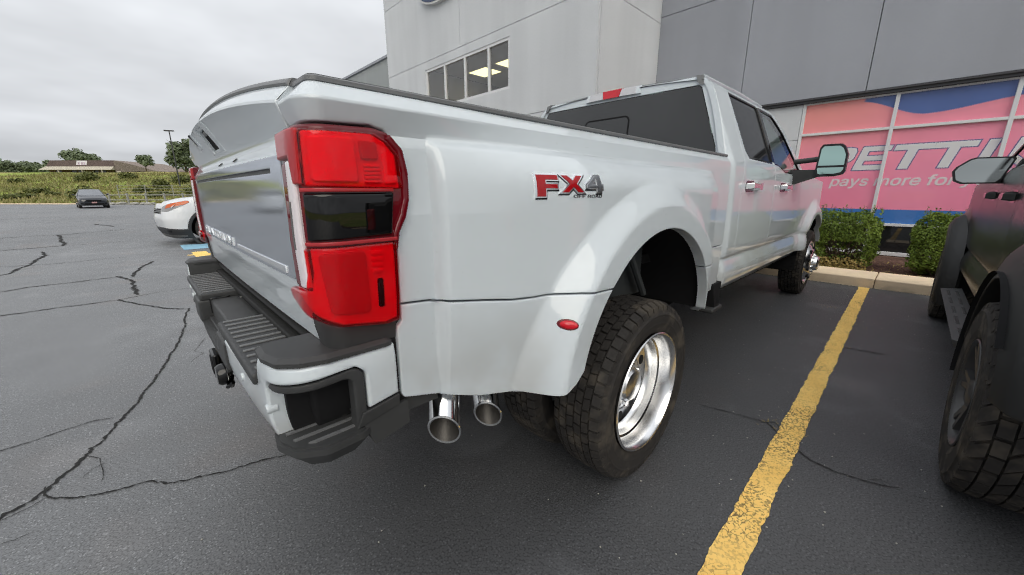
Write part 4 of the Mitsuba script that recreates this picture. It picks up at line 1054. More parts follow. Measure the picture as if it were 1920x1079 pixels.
k = add('parking_lot__stall_line', stall(1.600, -0.9, 5.40, 0.108, 1), YELLOW, False, 'cracked yellow stall line between the two pickups')
for i, x in enumerate((-1.9, -5.2, -8.3)): add('parking_lot__stall_line', stall(x, -0.9, 5.40, 0.112, 3 + i), YELLOW, False)
BLUEPAINT = matte('blue_road_paint', (0.20, 0.36, 0.47), 0.7)
add('parking_lot__blue_marking', mesh([[-10.4, -0.88, 0.004], [-9.3, -0.88, 0.004], [-9.3, 0.3, 0.004], [-10.4, 0.3, 0.004]], [[0, 1, 2], [0, 2, 3]]), BLUEPAINT, False, 'pale blue accessible-bay marking beside the white SUV')
add('parking_lot__yellow_marking', mesh([[-8.75, -0.80, 0.004], [-7.8, -0.80, 0.004], [-7.8, -0.55, 0.004], [-8.75, -0.55, 0.004]], [[0, 1, 2], [0, 2, 3]]), YELLOW, False)
# specks of grit and leaf litter on the asphalt
V, F = [], []
rg = np.random.default_rng(5)
for i in range(420):
    x, y = rg.uniform(-1.5, 2.2), rg.uniform(-1.6, 4.8)
    if rg.random() < 0.35: x = 1.585 + rg.normal(0, 0.25)
    s = rg.uniform(0.0015, 0.0045)
    m = trimesh.creation.icosphere(0, s); m.apply_transform(trimesh.transformations.random_rotation_matrix(rg.random(3)))
    F.append(np.array(m.faces) + len(V) * 12); V.append(np.array(m.vertices) * [1, 1, 0.6] + [x, y, s * 0.4])
add('grit', mesh(np.vstack(V), np.vstack(F)), matte('grit', (0.30, 0.29, 0.26), 0.8), False, 'pale grit scattered over the asphalt', 'grit', None, 'stuff')
V, F = [], []
for i in range(120):                                   # weeds in the cracks by the stall line
    c = [(1.60, 2.55), (1.61, 3.35), (1.55, 0.83), (1.40, 3.9)][i % 4]
    p = np.array([c[0] + rg.normal(0, 0.05), c[1] + rg.normal(0, 0.035), 0.003])
    a = rg.uniform(0, 6.3); d = np.array([math.cos(a), math.sin(a), 0])
    L = rg.uniform(0.008, 0.028)
    V += [p - [d[1] * 0.002, -d[0] * 0.002, 0], p + [d[1] * 0.002, -d[0] * 0.002, 0], p + d * L + [0, 0, rg.uniform(0.003, 0.012)]]
    F.append([3 * i, 3 * i + 1, 3 * i + 2])
add('crack_weeds', mesh(V, F), LEAF_YELLOW, False, 'dry weeds sprouting from the cracks at the yellow line', 'weeds', None, 'stuff')

# concrete walk with its kerb face: slabs with joints
add('walkway', box(-14, 40, 5.50, 6.05, -0.05, 0.10), JOINT, False, 'tan concrete walk and kerb in front of the planting bed', None, None, 'structure')
xs = [-14 + 1.5285 * i for i in range(9)]
xs = np.array([1.66 + 1.52 * i for i in range(-10, 12)])
for a_, b_ in zip(xs[:-1], xs[1:]): add('walkway__slab', box(a_ + 0.004, b_ - 0.004, 5.43, 6.10, -0.02, 0.128, 0.014), CONCRETE, 30)
add('planting_bed', box(-3.19, 40, 6.0, 8.6, 0.0, 0.09), MULCH, False, 'brown mulch bed between the walk and the showroom', None, None, 'structure')


# ---------------------------------------------------------------- foliage
def leaves(P, N, size, rg, aspect=0.5, flop=0.8):
    """a small two-triangle leaf at each point, roughly facing N"""
    n = len(P)
    d = N + rg.normal(0, flop, (n, 3)); d /= np.linalg.norm(d, axis=1, keepdims=True) + 1e-9
    t = np.cross(d, rg.normal(0, 1, (n, 3))); t /= np.linalg.norm(t, axis=1, keepdims=True) + 1e-9
    b = np.cross(d, t)
    s = size * rg.uniform(0.6, 1.35, (n, 1))
    w = s * aspect
    V = np.stack([P - t * s, P + b * w + d * s * 0.15, P + t * s, P - b * w + d * s * 0.15], 1).reshape(-1, 3)
    i = np.arange(n)[:, None] * 4
    return mesh(V, np.vstack([i + [0, 1, 2], i + [0, 2, 3]]))


def hedge(key_label, x0, x1, y0, y1, z0, z1, n, seed, bare=None, sprigs=20):
    rg = np.random.default_rng(seed)
    K = thing('clipped_shrub', key_label, 'shrub')
    c, h = np.array([(x0 + x1) / 2, (y0 + y1) / 2, (z0 + z1) / 2]), np.array([(x1 - x0) / 2, (y1 - y0) / 2, (z1 - z0) / 2])
    d = rg.normal(0, 1, (n, 3)); d /= np.linalg.norm(d, axis=1, keepdims=True)
    q = 4.5
    rad = (np.abs(d) ** q).sum(1) ** (-1 / q)           # rounded box
    p = d * rad[:, None]
    bump = meshkit.fbm(p * 2.2 + seed, 3, seed)
    depth = rg.uniform(0, 1, n) ** 1.6
    k = (0.92 + 0.42 * (bump - 0.5)) * (1 - 0.34 * depth)
    P = c + p * h * k[:, None]
    keep = meshkit.noise(P * 7.0, seed + 3) < 0.76
    if bare is not None: keep &= ~(bare(P) & (rg.random(n) < 0.93))
    P, d = P[keep], d[keep]
    N = np.sign(p[keep]) * np.abs(p[keep]) ** 3 + [0, 0, 0.45]
    add(K + '__foliage', leaves(P, N / (np.linalg.norm(N, axis=1, keepdims=True) + 1e-9), 0.018, rg, 0.5, 0.75), LEAF_SHRUB, False)
    tw = []
    for i in range(34):
        a = rg.uniform(0, 6.28); e = c + [h[0] * 0.75 * math.cos(a), h[1] * 0.8 * math.sin(a), rg.uniform(-0.5, 0.7) * h[2]]
        b = np.array([c[0] + rg.normal(0, 0.07), c[1] + rg.normal(0, 0.05), z0])
        mth = (b * 0.45 + e * 0.55) + rg.normal(0, 0.04, 3)
        tw.append(tube([b, mth, e], [0.009, 0.006, 0.003], 5, False))
    for i in range(sprigs):
        b = c + [rg.uniform(-0.9, 0.9) * h[0], rg.uniform(-0.9, 0.9) * h[1], h[2] * 0.88]
        L = rg.uniform(0.04, 0.13)
        e = b + [rg.normal(0, 0.02), rg.normal(0, 0.02), L]
        tw.append(tube([b, (b + e) / 2, e], 0.0018, 4, False))
        add_l.append((b, e))
    add(K + '__branch', cat_(tw), BARK, False)
    return K


add_l = []
bare_left = lambda P: (P[:, 2] < 0.52) & (P[:, 0] > 0.98) & (P[:, 0] < 1.42) & (P[:, 1] < 6.6)
K1 = hedge('boxy green shrub nearest the grey truck, bare and yellowed at its foot', 0.72, 1.60, 6.22, 7.05, 0.08, 0.99, 17000, 21, bare_left, 26)
K2 = hedge('boxy dense green shrub beside the dark pickup', 1.88, 2.62, 6.24, 6.95, 0.08, 0.975, 17000, 33, None, 14)
hedge('boxy green shrub hidden behind the dark pickup', 3.0, 3.8, 6.24, 6.95, 0.08, 0.97, 5000, 35, None, 5)
hedge('boxy green shrub in front of the grey truck bonnet', -0.6, 0.3, 6.25, 6.95, 0.08, 0.95, 5000, 36, None, 5)
for K, part in ((K1, add_l[:26]), (K2, add_l[26:40])):
    rg = np.random.default_rng(len(K))
    P = np.concatenate([np.linspace(b, e, 7) + rg.normal(0, 0.008, (7, 3)) for b, e in part])
    add(K + '__sprig', leaves(P, np.tile([0, -0.4, 0.7], (len(P), 1)), 0.017, rg, 0.5, 0.8), LEAF_SHRUB, False, kind='stuff')
rg = np.random.default_rng(8)
P = np.c_[rg.uniform(0.78, 1.5, 900), rg.uniform(6.13, 6.45, 900), 0.10 + 0.16 * rg.random(900) ** 2]
add('leaf_litter', leaves(P, np.tile([0, -0.4, 0.7], (len(P), 1)), 0.020, rg, 0.5, 0.8), LEAF_YELLOW, False, 'yellowed leaves under the bare shrub by the walk', 'leaves', None, 'stuff')
P = np.c_[rg.uniform(1.45, 2.1, 160), rg.uniform(6.12, 7.6, 160), np.full(160, 0.10)]
add(free('leaf_litter'), leaves(P, np.tile([0, 0, 1], (len(P), 1)), 0.014, rg, 0.5, 0.5), LEAF_YELLOW, False, 'few dry leaves on the mulch between the shrubs', 'leaves', None, 'stuff')


# ================================================================ the showroom
SB = thing('showroom_building', 'grey panelled car showroom with a tower and pink posters in its windows', 'building')
# dark upper wall over the shop windows: panels with recessed joints
add(SB + '__wall_core', cat_([box(-3.15, 20, 8.50, 14, 3.10, 8.6), box(-3.15, 20, 8.62, 8.66, 0.0, 0.12)]), JOINT, False)
px = [-3.19, -1.2, 0.87, 2.94, 5.01, 7.08, 9.15, 11.22, 13.3]
for z0, z1 in ((3.03, 5.325), (5.325, 7.62)):
    for a_, b_ in zip(px[:-1], px[1:]): add(SB + '__wall_panel', box(a_ + 0.006, b_ - 0.006, 8.38, 8.505, z0 + 0.006, z1 - 0.006, 0.004), WALL_DARK, False)
add(SB + '__soffit', box(-3.15, 13.2, 8.40, 8.60, 2.955, 3.03), SOFFIT, False)
add(SB + '__gutter_lip', box(-3.15, 13.2, 8.365, 8.40, 3.000, 3.028, 0.004), JOINT, False)
# paler wall below, left of the windows
for z0, z1 in ((0.1, 2.28), (2.28, 2.955)):
    for a_, b_ in ((-3.15, -1.6), (-1.6, -0.05)): add(SB + '__pale_panel', box(a_ + 0.004, b_ - 0.004, 8.48, 8.6, z0 + 0.004, z1 - 0.004, 0.004), WALL_LIGHT, False)

PH = dict(z0=0.67, z1=2.93)


def poster_col(p, n, uv):
    # printed film: pink with a warm top, a blue swoosh above and a blue foot
    t = sstep(1.4, 3.0, p.z)
    left = 1.0 - sstep(0.2, 2.2, p.x)
    c = mix((0.80, 0.245, 0.36), (0.80, 0.285, 0.25), t * (0.35 + 0.65 * left))
    c = mix(c, (0.78, 0.255, 0.38), sstep(0.9, 2.4, p.x) * (1 - t) * 0.6)
    x = p.x - 0.85
    edge = 2.93 - 0.06 - 0.30 * sstep(0.0, 0.9, x) + 0.145 * sstep(1.0, 2.2, x) - 0.02 * dr.sin(x * 3.0)
    blue = sstep(-0.012, 0.012, p.z - edge) * sstep(0.0, 0.05, x)
    c = mix(c, (0.075, 0.125, 0.33), blue)
    halo = sstep(-0.10, 0.0, p.z - edge) * (1 - blue) * sstep(0.1, 0.5, x)
    c = mix(c, (0.55, 0.20, 0.27), 0.4 * halo)
    foot = sstep(-0.006, 0.006, 0.94 - p.z)
    c = mix(c, (0.055, 0.16, 0.43), foot)
    return c * (0.97 + 0.05 * noise(p.x * 3.0, p.z * 3.0, 1.0))


POSTER = mat('poster_print', {'type': 'plastic', 'diffuse_reflectance': proc(poster_col), 'int_ior': 1.5})
LETTER = matte('poster_letter', (0.60, 0.59, 0.60), 0.6, 0.3)
LETTER_EDGE = matte('poster_letter_edge', (0.13, 0.12, 0.26), 0.6, 0.3)
LETTER_SMALL = matte('poster_small_letter', (0.62, 0.54, 0.56), 0.6, 0.3)
mx = [-0.02 + 1.338 * i for i in range(7)]
Wn = SB + '__shop_window'
for i, (a_, b_) in enumerate(zip(mx[:-1], mx[1:])):
    for z0, z1 in ((0.69, 2.345), (2.395, 2.93)):
        add(SB + '__poster', box(a_ + 0.026, b_ - 0.026, 8.535, 8.54, z0, z1), POSTER, False, 'pink window poster with blue edging' if i == 0 and z0 < 1 else None)
    add(SB + '__low_window', box(a_ + 0.026, b_ - 0.026, 8.53, 8.535, 0.16, 0.64), PRIVACY, False)
for x in mx: add(SB + '__mullion', box(x - 0.026, x + 0.026, 8.475, 8.56, 0.12, 2.953, 0.004), ALU, False)
for z0, z1, d in ((2.347, 2.393, 0.003), (2.925, 2.954, 0.003), (0.642, 0.688, 0.003), (0.10, 0.165, 0.003)):
    for a_, b_ in zip(mx[:-1], mx[1:]): add(SB + '__window_rail', box(a_ + 0.0265, b_ - 0.0265, 8.475 + d, 8.555, z0, z1, 0.003), ALU, False)
# lettering, slanted and wide, cut at the mullions as on the glass
LT = {'P': [[(0, 0), (0.26, 0), (0.26, 0.34), (0.72, 0.34), (0.92, 0.40), (1.0, 0.52), (1.0, 0.82), (0.92, 0.95), (0.74, 1.0), (0, 1.0)]], 'Ph': [(0.26, 0.55), (0.66, 0.55), (0.73, 0.60), (0.73, 0.74), (0.66, 0.79), (0.26, 0.79)],
      'E': [[(0, 0), (1, 0), (1, 0.2), (0.27, 0.2), (0.27, 0.40), (0.90, 0.40), (0.90, 0.60), (0.27, 0.60), (0.27, 0.80), (1, 0.80), (1, 1), (0, 1)]],
      'T': [[(0.37, 0), (0.64, 0), (0.64, 0.78), (1.02, 0.78), (1.02, 1), (-0.02, 1), (-0.02, 0.78), (0.37, 0.78)]],
      'U': [[(0.1, 0), (0.9, 0), (1, 0.1), (1, 1), (0.73, 1), (0.73, 0.22), (0.27, 0.22), (0.27, 1), (0, 1), (0, 0.1)]],
      'S': [[(0, 0), (0.92, 0), (1, 0.1), (1, 0.5), (0.92, 0.6), (0.27, 0.6), (0.27, 0.8), (1, 0.8), (1, 1), (0.08, 1), (0, 0.9), (0, 0.5), (0.08, 0.4), (0.73, 0.4), (0.73, 0.2), (0, 0.2)]]}
letk = thing(SB + '__sign_lettering', 'large pale slanted capitals and a smaller slogan on the pink posters', None)
bars = shapely.union_all([sg.box(x - 0.027, 0, x + 0.027, 4) for x in mx])
for ch, x0, w in (('P', 0.44, 0.40), ('E', 0.905, 0.40), ('T', 1.355, 0.47), ('T', 1.845, 0.47), ('U', 2.42, 0.42), ('S', 2.93, 0.40)):
    g = sg.Polygon(LT[ch][0], [LT['Ph']] if ch == 'P' else [])
    g = affinity.affine_transform(g, [w, 0.115, 0, 0.415, x0 - 0.02, 1.66])
    add(letk + '__capital_edge', front_prism(g.buffer(0.014, join_style=2).difference(bars), 8.5325, 8.5348), LETTER_EDGE, False)
    add(letk + '__capital', front_prism(g.difference(bars), 8.5298, 8.5323), LETTER, False)
tm = meshkit.text_mesh('pays more for your', 0.168, 0.002, True)
sl = tm.vertices.copy(); sl[:, 0] *= 1.10; sl[:, 0] += 0.22 * sl[:, 1]
tm = mesh(np.c_[sl[:, 0] + 0.575, 8.5325 - sl[:, 2], sl[:, 1] + 1.375], tm.faces)
add(letk + '__slogan', mesh(tm.vertices, tm.faces), LETTER_SMALL, False)

# tower
TX0, TX1, TY = -12.05, -3.19, 5.80
add(SB + '__tower_core', cat_([box(TX0 + 0.05, -9.66, TY + 0.06, 13, 0, 9.3), box(-5.76, TX1 - 0.05, TY + 0.06, 13, 0, 9.3), box(-9.66, -5.76, TY + 0.06, 13, 0, 3.77), box(-9.66, -5.76, TY + 0.06, 13, 5.05, 9.3), box(-9.66, -5.76, 10.6, 13, 3.77, 5.05)]), JOINT, False)
def tower_face(rects, plane, holes=None):
    for a_, b_, z0, z1 in rects:
        if plane == 'front':
            p = sg.box(a_ + 0.007, z0 + 0.007, b_ - 0.007, z1 - 0.007)
            if holes is not None: p = p.difference(holes)
            for q in (p.geoms if hasattr(p, 'geoms') else [p]):
                if q.area > 1e-3: add(SB + '__tower_panel', front_prism(q, TY, TY + 0.07), WALL_LIGHT, False)
        else: add(SB + '__tower_panel', box(TX1 - 0.07, TX1, a_ + 0.007, b_ - 0.007, z0 + 0.007, z1 - 0.007), WALL_LIGHT, False)


win = sg.box(-9.64, 3.79, -5.78, 4.97)
zj = [0.0, 3.1, 5.20, 7.25, 9.35]
R = []
for z0, z1 in zip(zj[:-1], zj[1:]):
    if z0 == 3.1: R += [(TX0, TX1, z0, z1)]
    else: R += [(TX0, -7.78, z0, z1), (-7.78, TX1, z0, z1)]
tower_face(R, 'front', win)
tower_face([(TY + 0.072, 13, z0, z1) for z0, z1 in zip(zj[:-1], zj[1:])], 'side')
tw = SB + '__tower_window'
add(tw, cat_([box(-9.64, -5.78, TY + 0.02, TY + 0.10, 4.90, 4.97), box(-9.64, -5.78, TY + 0.02, TY + 0.10, 3.79, 3.86), box(-9.64, -9.56, TY + 0.021, TY + 0.10, 3.86, 4.90), box(-5.85, -5.78, TY + 0.021, TY + 0.10, 3.86, 4.90)]), ALU, False, 'band of four tower panes with lit ceiling lamps inside')
for x in (-8.60, -7.62, -6.60): add(tw + '__mullion', box(x - 0.035, x + 0.035, TY + 0.015, TY + 0.10, 3.86, 4.90), ALU, False)
for a_, b_ in ((-9.56, -8.635), (-8.565, -7.655), (-7.585, -6.635), (-6.565, -5.85)): add(tw + '__pane', mesh([[a_, TY + 0.06, 3.86], [b_, TY + 0.06, 3.86], [b_, TY + 0.06, 4.90], [a_, TY + 0.06, 4.90]], [[0, 1, 2], [0, 2, 3]]), TINT_PANE, False)
ROOM = matte('room', (0.30, 0.29, 0.28), 0.9)
add(SB + '__room', cat_([box(-9.66, -5.76, TY + 0.11, 10.6, 5.02, 5.05), box(-9.66, -5.76, TY + 0.11, 10.6, 3.77, 3.785), box(-9.66, -9.64, TY + 0.11, 10.6, 3.8, 5.0), box(-5.78, -5.76, TY + 0.11, 10.6, 3.8, 5.0), box(-9.6, -5.8, 10.55, 10.6, 3.8, 5.0)]), ROOM, False)
for cx, cy in ((-8.55, 7.35), (-7.25, 7.35)):
    scene[free(SB + '__ceiling_lamp')] = mikit.ply(mesh([[cx - 0.42, cy - 0.34, 5.0], [cx - 0.42, cy + 0.34, 5.0], [cx + 0.42, cy + 0.34, 5.0], [cx + 0.42, cy - 0.34, 5.0]], [[0, 1, 2], [0, 2, 3]]), ROOM, emitter={'type': 'area', 'radiance': rgb(1.15, 1.0, 0.45)})
el = sg.Point(0, 0).buffer(1, 40)
sgn = add(SB + '__oval_sign', front_prism(affinity.affine_transform(el, [1.15, 0, 0, 0.46, -8.47, 6.98]), TY - 0.12, TY), matte('sign_white', (0.5, 0.5, 0.5), 0.5), 30, 'dark blue oval wall sign high on the tower')
add(sgn + '__face', front_prism(affinity.affine_transform(el, [1.09, 0, 0, 0.41, -8.47, 6.98]), TY - 0.13, TY - 0.12), gloss('sign_blue', (0.01, 0.03, 0.16)), 30)
# the lower wing that runs on behind the tower
add(SB + '__rear_wing', box(-30, -12.0, 8.8, 20, 0, 7.75), WALL_BACK, False)
add(SB + '__wing_coping', box(-30.05, -12.0, 8.72, 20, 7.75, 7.86), WALL_DARK, False)


# ================================================================ the dark pickup on the right
TR1 = TR
TR = thing('pickup_truck', 'black pickup truck with matte grey wheel flares at the right edge', 'pickup truck')
DX, DY = 3.17, 0.0


def dk(m): return xf(m, (3.17, 4.32 - 4.47 * 0.82, 0.02), s=(0.93, 0.82, 0.935))


build_cab(TR, DARK_PAINT, dk, False)
# all-terrain wheels
AT_T, AT_B = tyre(0.285, 0.415, 0.235, 34, 6, 0.018, 9, True)
RIMGREY = rough('rim_grey', (0.10, 0.10, 0.105), 0.15)
SPOKE = [(0.232, -0.02), (0.240, -0.004), (0.236, 0.0), (0.226, -0.012), (0.215, -0.06), (0.205, -0.09), (0.0, -0.095)]
for s in (-1, 1):
    for nm, y in (('rear_wheel', 0.97), ('front_wheel', 4.32)):
        x0 = 3.17 + s * 1.02
        f = (lambda m: xf(m, (x0, y, 0.405))) if s > 0 else (lambda m: xf(mirror(m), (x0, y, 0.405)))
        k = add(TR + '__' + nm, f(AT_T), TYRE, 40)
        add(k + '__tread', f(AT_B), TYRE, False, kind='stuff')
        sp = [lathe(SPOKE[::-1], 64)]
        for i in range(6):
            t = i / 6 * 2 * math.pi
            for dt in (-0.14, 0.14):
                sp.append(hull([(-0.012, 0.225 * math.cos(t + dt + e), 0.225 * math.sin(t + dt + e)) for e in (-0.05, 0.05)] + [(-0.05, 0.225 * math.cos(t + dt + e), 0.225 * math.sin(t + dt + e)) for e in (-0.05, 0.05)]
                               + [(-0.030, 0.06 * math.cos(t + e), 0.06 * math.sin(t + e)) for e in (-0.3, 0.3)] + [(-0.07, 0.06 * math.cos(t + e), 0.06 * math.sin(t + e)) for e in (-0.3, 0.3)]))
        sp.append(lathe([(0.0, -0.008), (0.04, -0.010), (0.06, -0.02), (0.07, -0.05)][::-1], 32))
        add(k + '__rim', f(cat_(sp)), RIMGREY, 30)
        add(k + '__brake', f(lathe([(0.16, -0.12), (0.16, -0.135), (0.0, -0.135)], 40)), STEEL, 30)


# bed side with its wide flare; the left side faces the yellow line
def W_dark(u, z, w):
    # u runs forwards on the right side; outward is +x (mirrored for the left)
    u, z = np.asarray(u, float), np.asarray(z, float)
    x = np.interp(z, [0.5, 0.7, 0.95, 1.1, 1.25, 1.30], [0.90, 0.925, 0.945, 0.945, 0.93, 0.91])
    d = np.hypot(u - 0.97, (z - 0.44)) - 0.47
    lip = 1.018
    k = np.clip((0.20 - d) / 0.10, 0, 1); k = k * k * (3 - 2 * k)
    return x + np.maximum(lip - 0.025 * np.clip(d / 0.1, 0, 1) - x, 0) * k + w, u, z


db = sg.Polygon([(0.30, 0.56), (0.20, 0.75), (0.20, 1.30), (1.76, 1.30), (1.76, 0.52)]).difference(sg.Point(0.97, 0.44).buffer(0.47, 48)).difference(sg.box(0.5, 0.2, 1.44, 0.44))
fl_zone = sg.Point(0.97, 0.44).buffer(0.66, 48)
dgr, dvr = np.arange(-0.12, 1.77, 0.03), np.arange(0.5, 1.31, 0.025)
for s in (-1, 1):
    f = (lambda m: xf(m, (3.17, 0, 0))) if s > 0 else (lambda m: xf(mirror(m), (3.17, 0, 0)))
    add(TR + '__bed_side', f(panel(db.difference(fl_zone), W_dark, ugrid=dgr, vgrid=dvr, depth=0.04, bevel=0.004)), DARK_PAINT, 38)
    add(TR + '__rear_flare', f(panel(db.intersection(fl_zone), W_dark, ugrid=dgr, vgrid=dvr, depth=0.07, bevel=0.006)), FLARE, 38)
    a = np.linspace(-0.2, math.pi - 0.62, 30)
    add(TR + '__wheel_liner', f(grid(np.array([[(x, 0.97 + 0.50 * math.cos(t), 0.44 + 0.50 * math.sin(t)) for t in a] for x in np.linspace(0.45, 1.03, 4)]))), BLACK, 40)
    # front flare: a band standing out round the front wheel
    a = np.linspace(-0.35, 1.75, 30)
    fr_ = lambda t: 0.05 * float(smooth01(1.2, 1.75, t))
    P = []
    for t in a:
        c, q = math.cos(t), math.sin(t)
        P.append([(x, 4.32 - r * c, 0.44 + r * q) for x, r in ((0.93, 0.62), (0.985 - fr_(t), 0.61), (1.035 - fr_(t), 0.575), (1.05 - fr_(t), 0.53), (1.05 - fr_(t), 0.485), (1.03 - fr_(t), 0.47), (0.90, 0.47))])
    m = grid(np.array(P))
    add(TR + '__front_flare', f(m), FLARE, 40)
    # side step with its tread plate
    st = add(TR + '__side_step', f(hull([(0.90, 1.62, 0.44), (0.90, 3.55, 0.44), (1.03, 1.72, 0.44), (1.03, 3.45, 0.44), (0.90, 1.62, 0.40), (0.90, 3.55, 0.40), (1.015, 1.74, 0.395), (1.015, 3.43, 0.395)])), rough('step_grey', (0.16, 0.165, 0.17), 0.4), 30)
    for j in range(5):
        for x in (0.93, 0.98): add(st + '__tread_slot', f(box(x, x + 0.016, 1.80 + j * 0.34, 2.02 + j * 0.34, 0.439, 0.4425, 0.0012)), TRIM, False)
add(TR + '__bed_box', xf(cat_([box(-0.86, 0.86, 0.20, 0.26, 0.60, 1.30, 0.02), box(-0.80, 0.80, 0.2, 1.76, 0.62, 0.66), box(-0.58, 0.58, 0.08, 0.20, 0.52, 0.72, 0.03), box(-0.88, 0.88, 1.70, 1.76, 0.6, 1.3), box(-0.4, 0.4, 0, 4.9, 0.45, 0.62), tube([(-0.9, 0.97, 0.4), (0.9, 0.97, 0.4)], 0.05, 10)]), (3.17, 0, 0)), TRIM, 30)
# door mirrors
MP = rpoly([(-1.150, 1.40), (-1.135, 1.43), (-1.085, 1.475), (-1.06, 1.484), (-0.905, 1.482), (-0.895, 1.47), (-0.93, 1.345), (-0.95, 1.322), (-1.10, 1.322), (-1.135, 1.34)], 0.012)
for s in (-1, 1):
    f = (lambda m: xf(mirror(m), (3.17, 0, 0))) if s > 0 else (lambda m: xf(m, (3.17, 0, 0)))
    big, sm = affinity.scale(MP, 1.10, 1.12), affinity.scale(MP, 0.8, 0.8)
    shell = hull(np.vstack([np.insert(np.array(big.exterior.coords), 1, 2.86, axis=1), np.insert(np.array(big.exterior.coords), 1, 2.92, axis=1), np.insert(np.array(sm.exterior.coords), 1, 3.02, axis=1)]))
    M = add(TR + '__door_mirror', f(shell), GLOSSBLACK, 30)
    add(M + '__glass', f(front_prism(MP, 2.852, 2.858)), MIRRORGLASS, False)
    add(M + '__arm', f(hull([(-0.95, 2.90, 1.36), (-0.95, 2.90, 1.32), (-0.80, 2.90, 1.36), (-0.80, 2.90, 1.28), (-0.95, 2.98, 1.36), (-0.95, 2.98, 1.32), (-0.80, 3.0, 1.36), (-0.80, 3.0, 1.28)])), TRIM, 30)
DARK = TR


# ================================================================ cars further off
def car_wheels(K, spots, r, w, f):
    prof = [(r * 0.60, 0.0), (r * 0.66, 0.004), (r * 0.9, 0.0), (r, -0.03), (r, -w + 0.03), (r * 0.9, -w), (r * 0.6, -w)]
    t = lathe(prof[::-1], 40)
    rim = [lathe([(r * 0.62, 0.002), (r * 0.58, -0.012), (r * 0.54, -0.06), (0, -0.065)][::-1], 40)]
    for i in range(5):
        a = i / 5 * 2 * math.pi
        for da in (-0.16, 0.16):
            rim.append(hull([(-0.01, r * 0.57 * math.cos(a + da + e), r * 0.57 * math.sin(a + da + e)) for e in (-0.08, 0.08)] + [(-0.03, r * 0.2 * math.cos(a + e), r * 0.2 * math.sin(a + e)) for e in (-0.3, 0.3)] + [(-0.05, r * 0.57 * math.cos(a + da), r * 0.57 * math.sin(a + da)), (-0.06, 0, 0), (-0.005, 0, 0)]))
    rim = cat_(rim)
    for x, y in spots:
        g = (lambda m: f(xf(m, (x, y, r)))) if x > 0 else (lambda m: f(xf(mirror(m), (x, y, r))))
        k = add(K + '__wheel', g(t), TYRE, 40)
        add(k + '__rim', g(rim), POLISHED, 30)


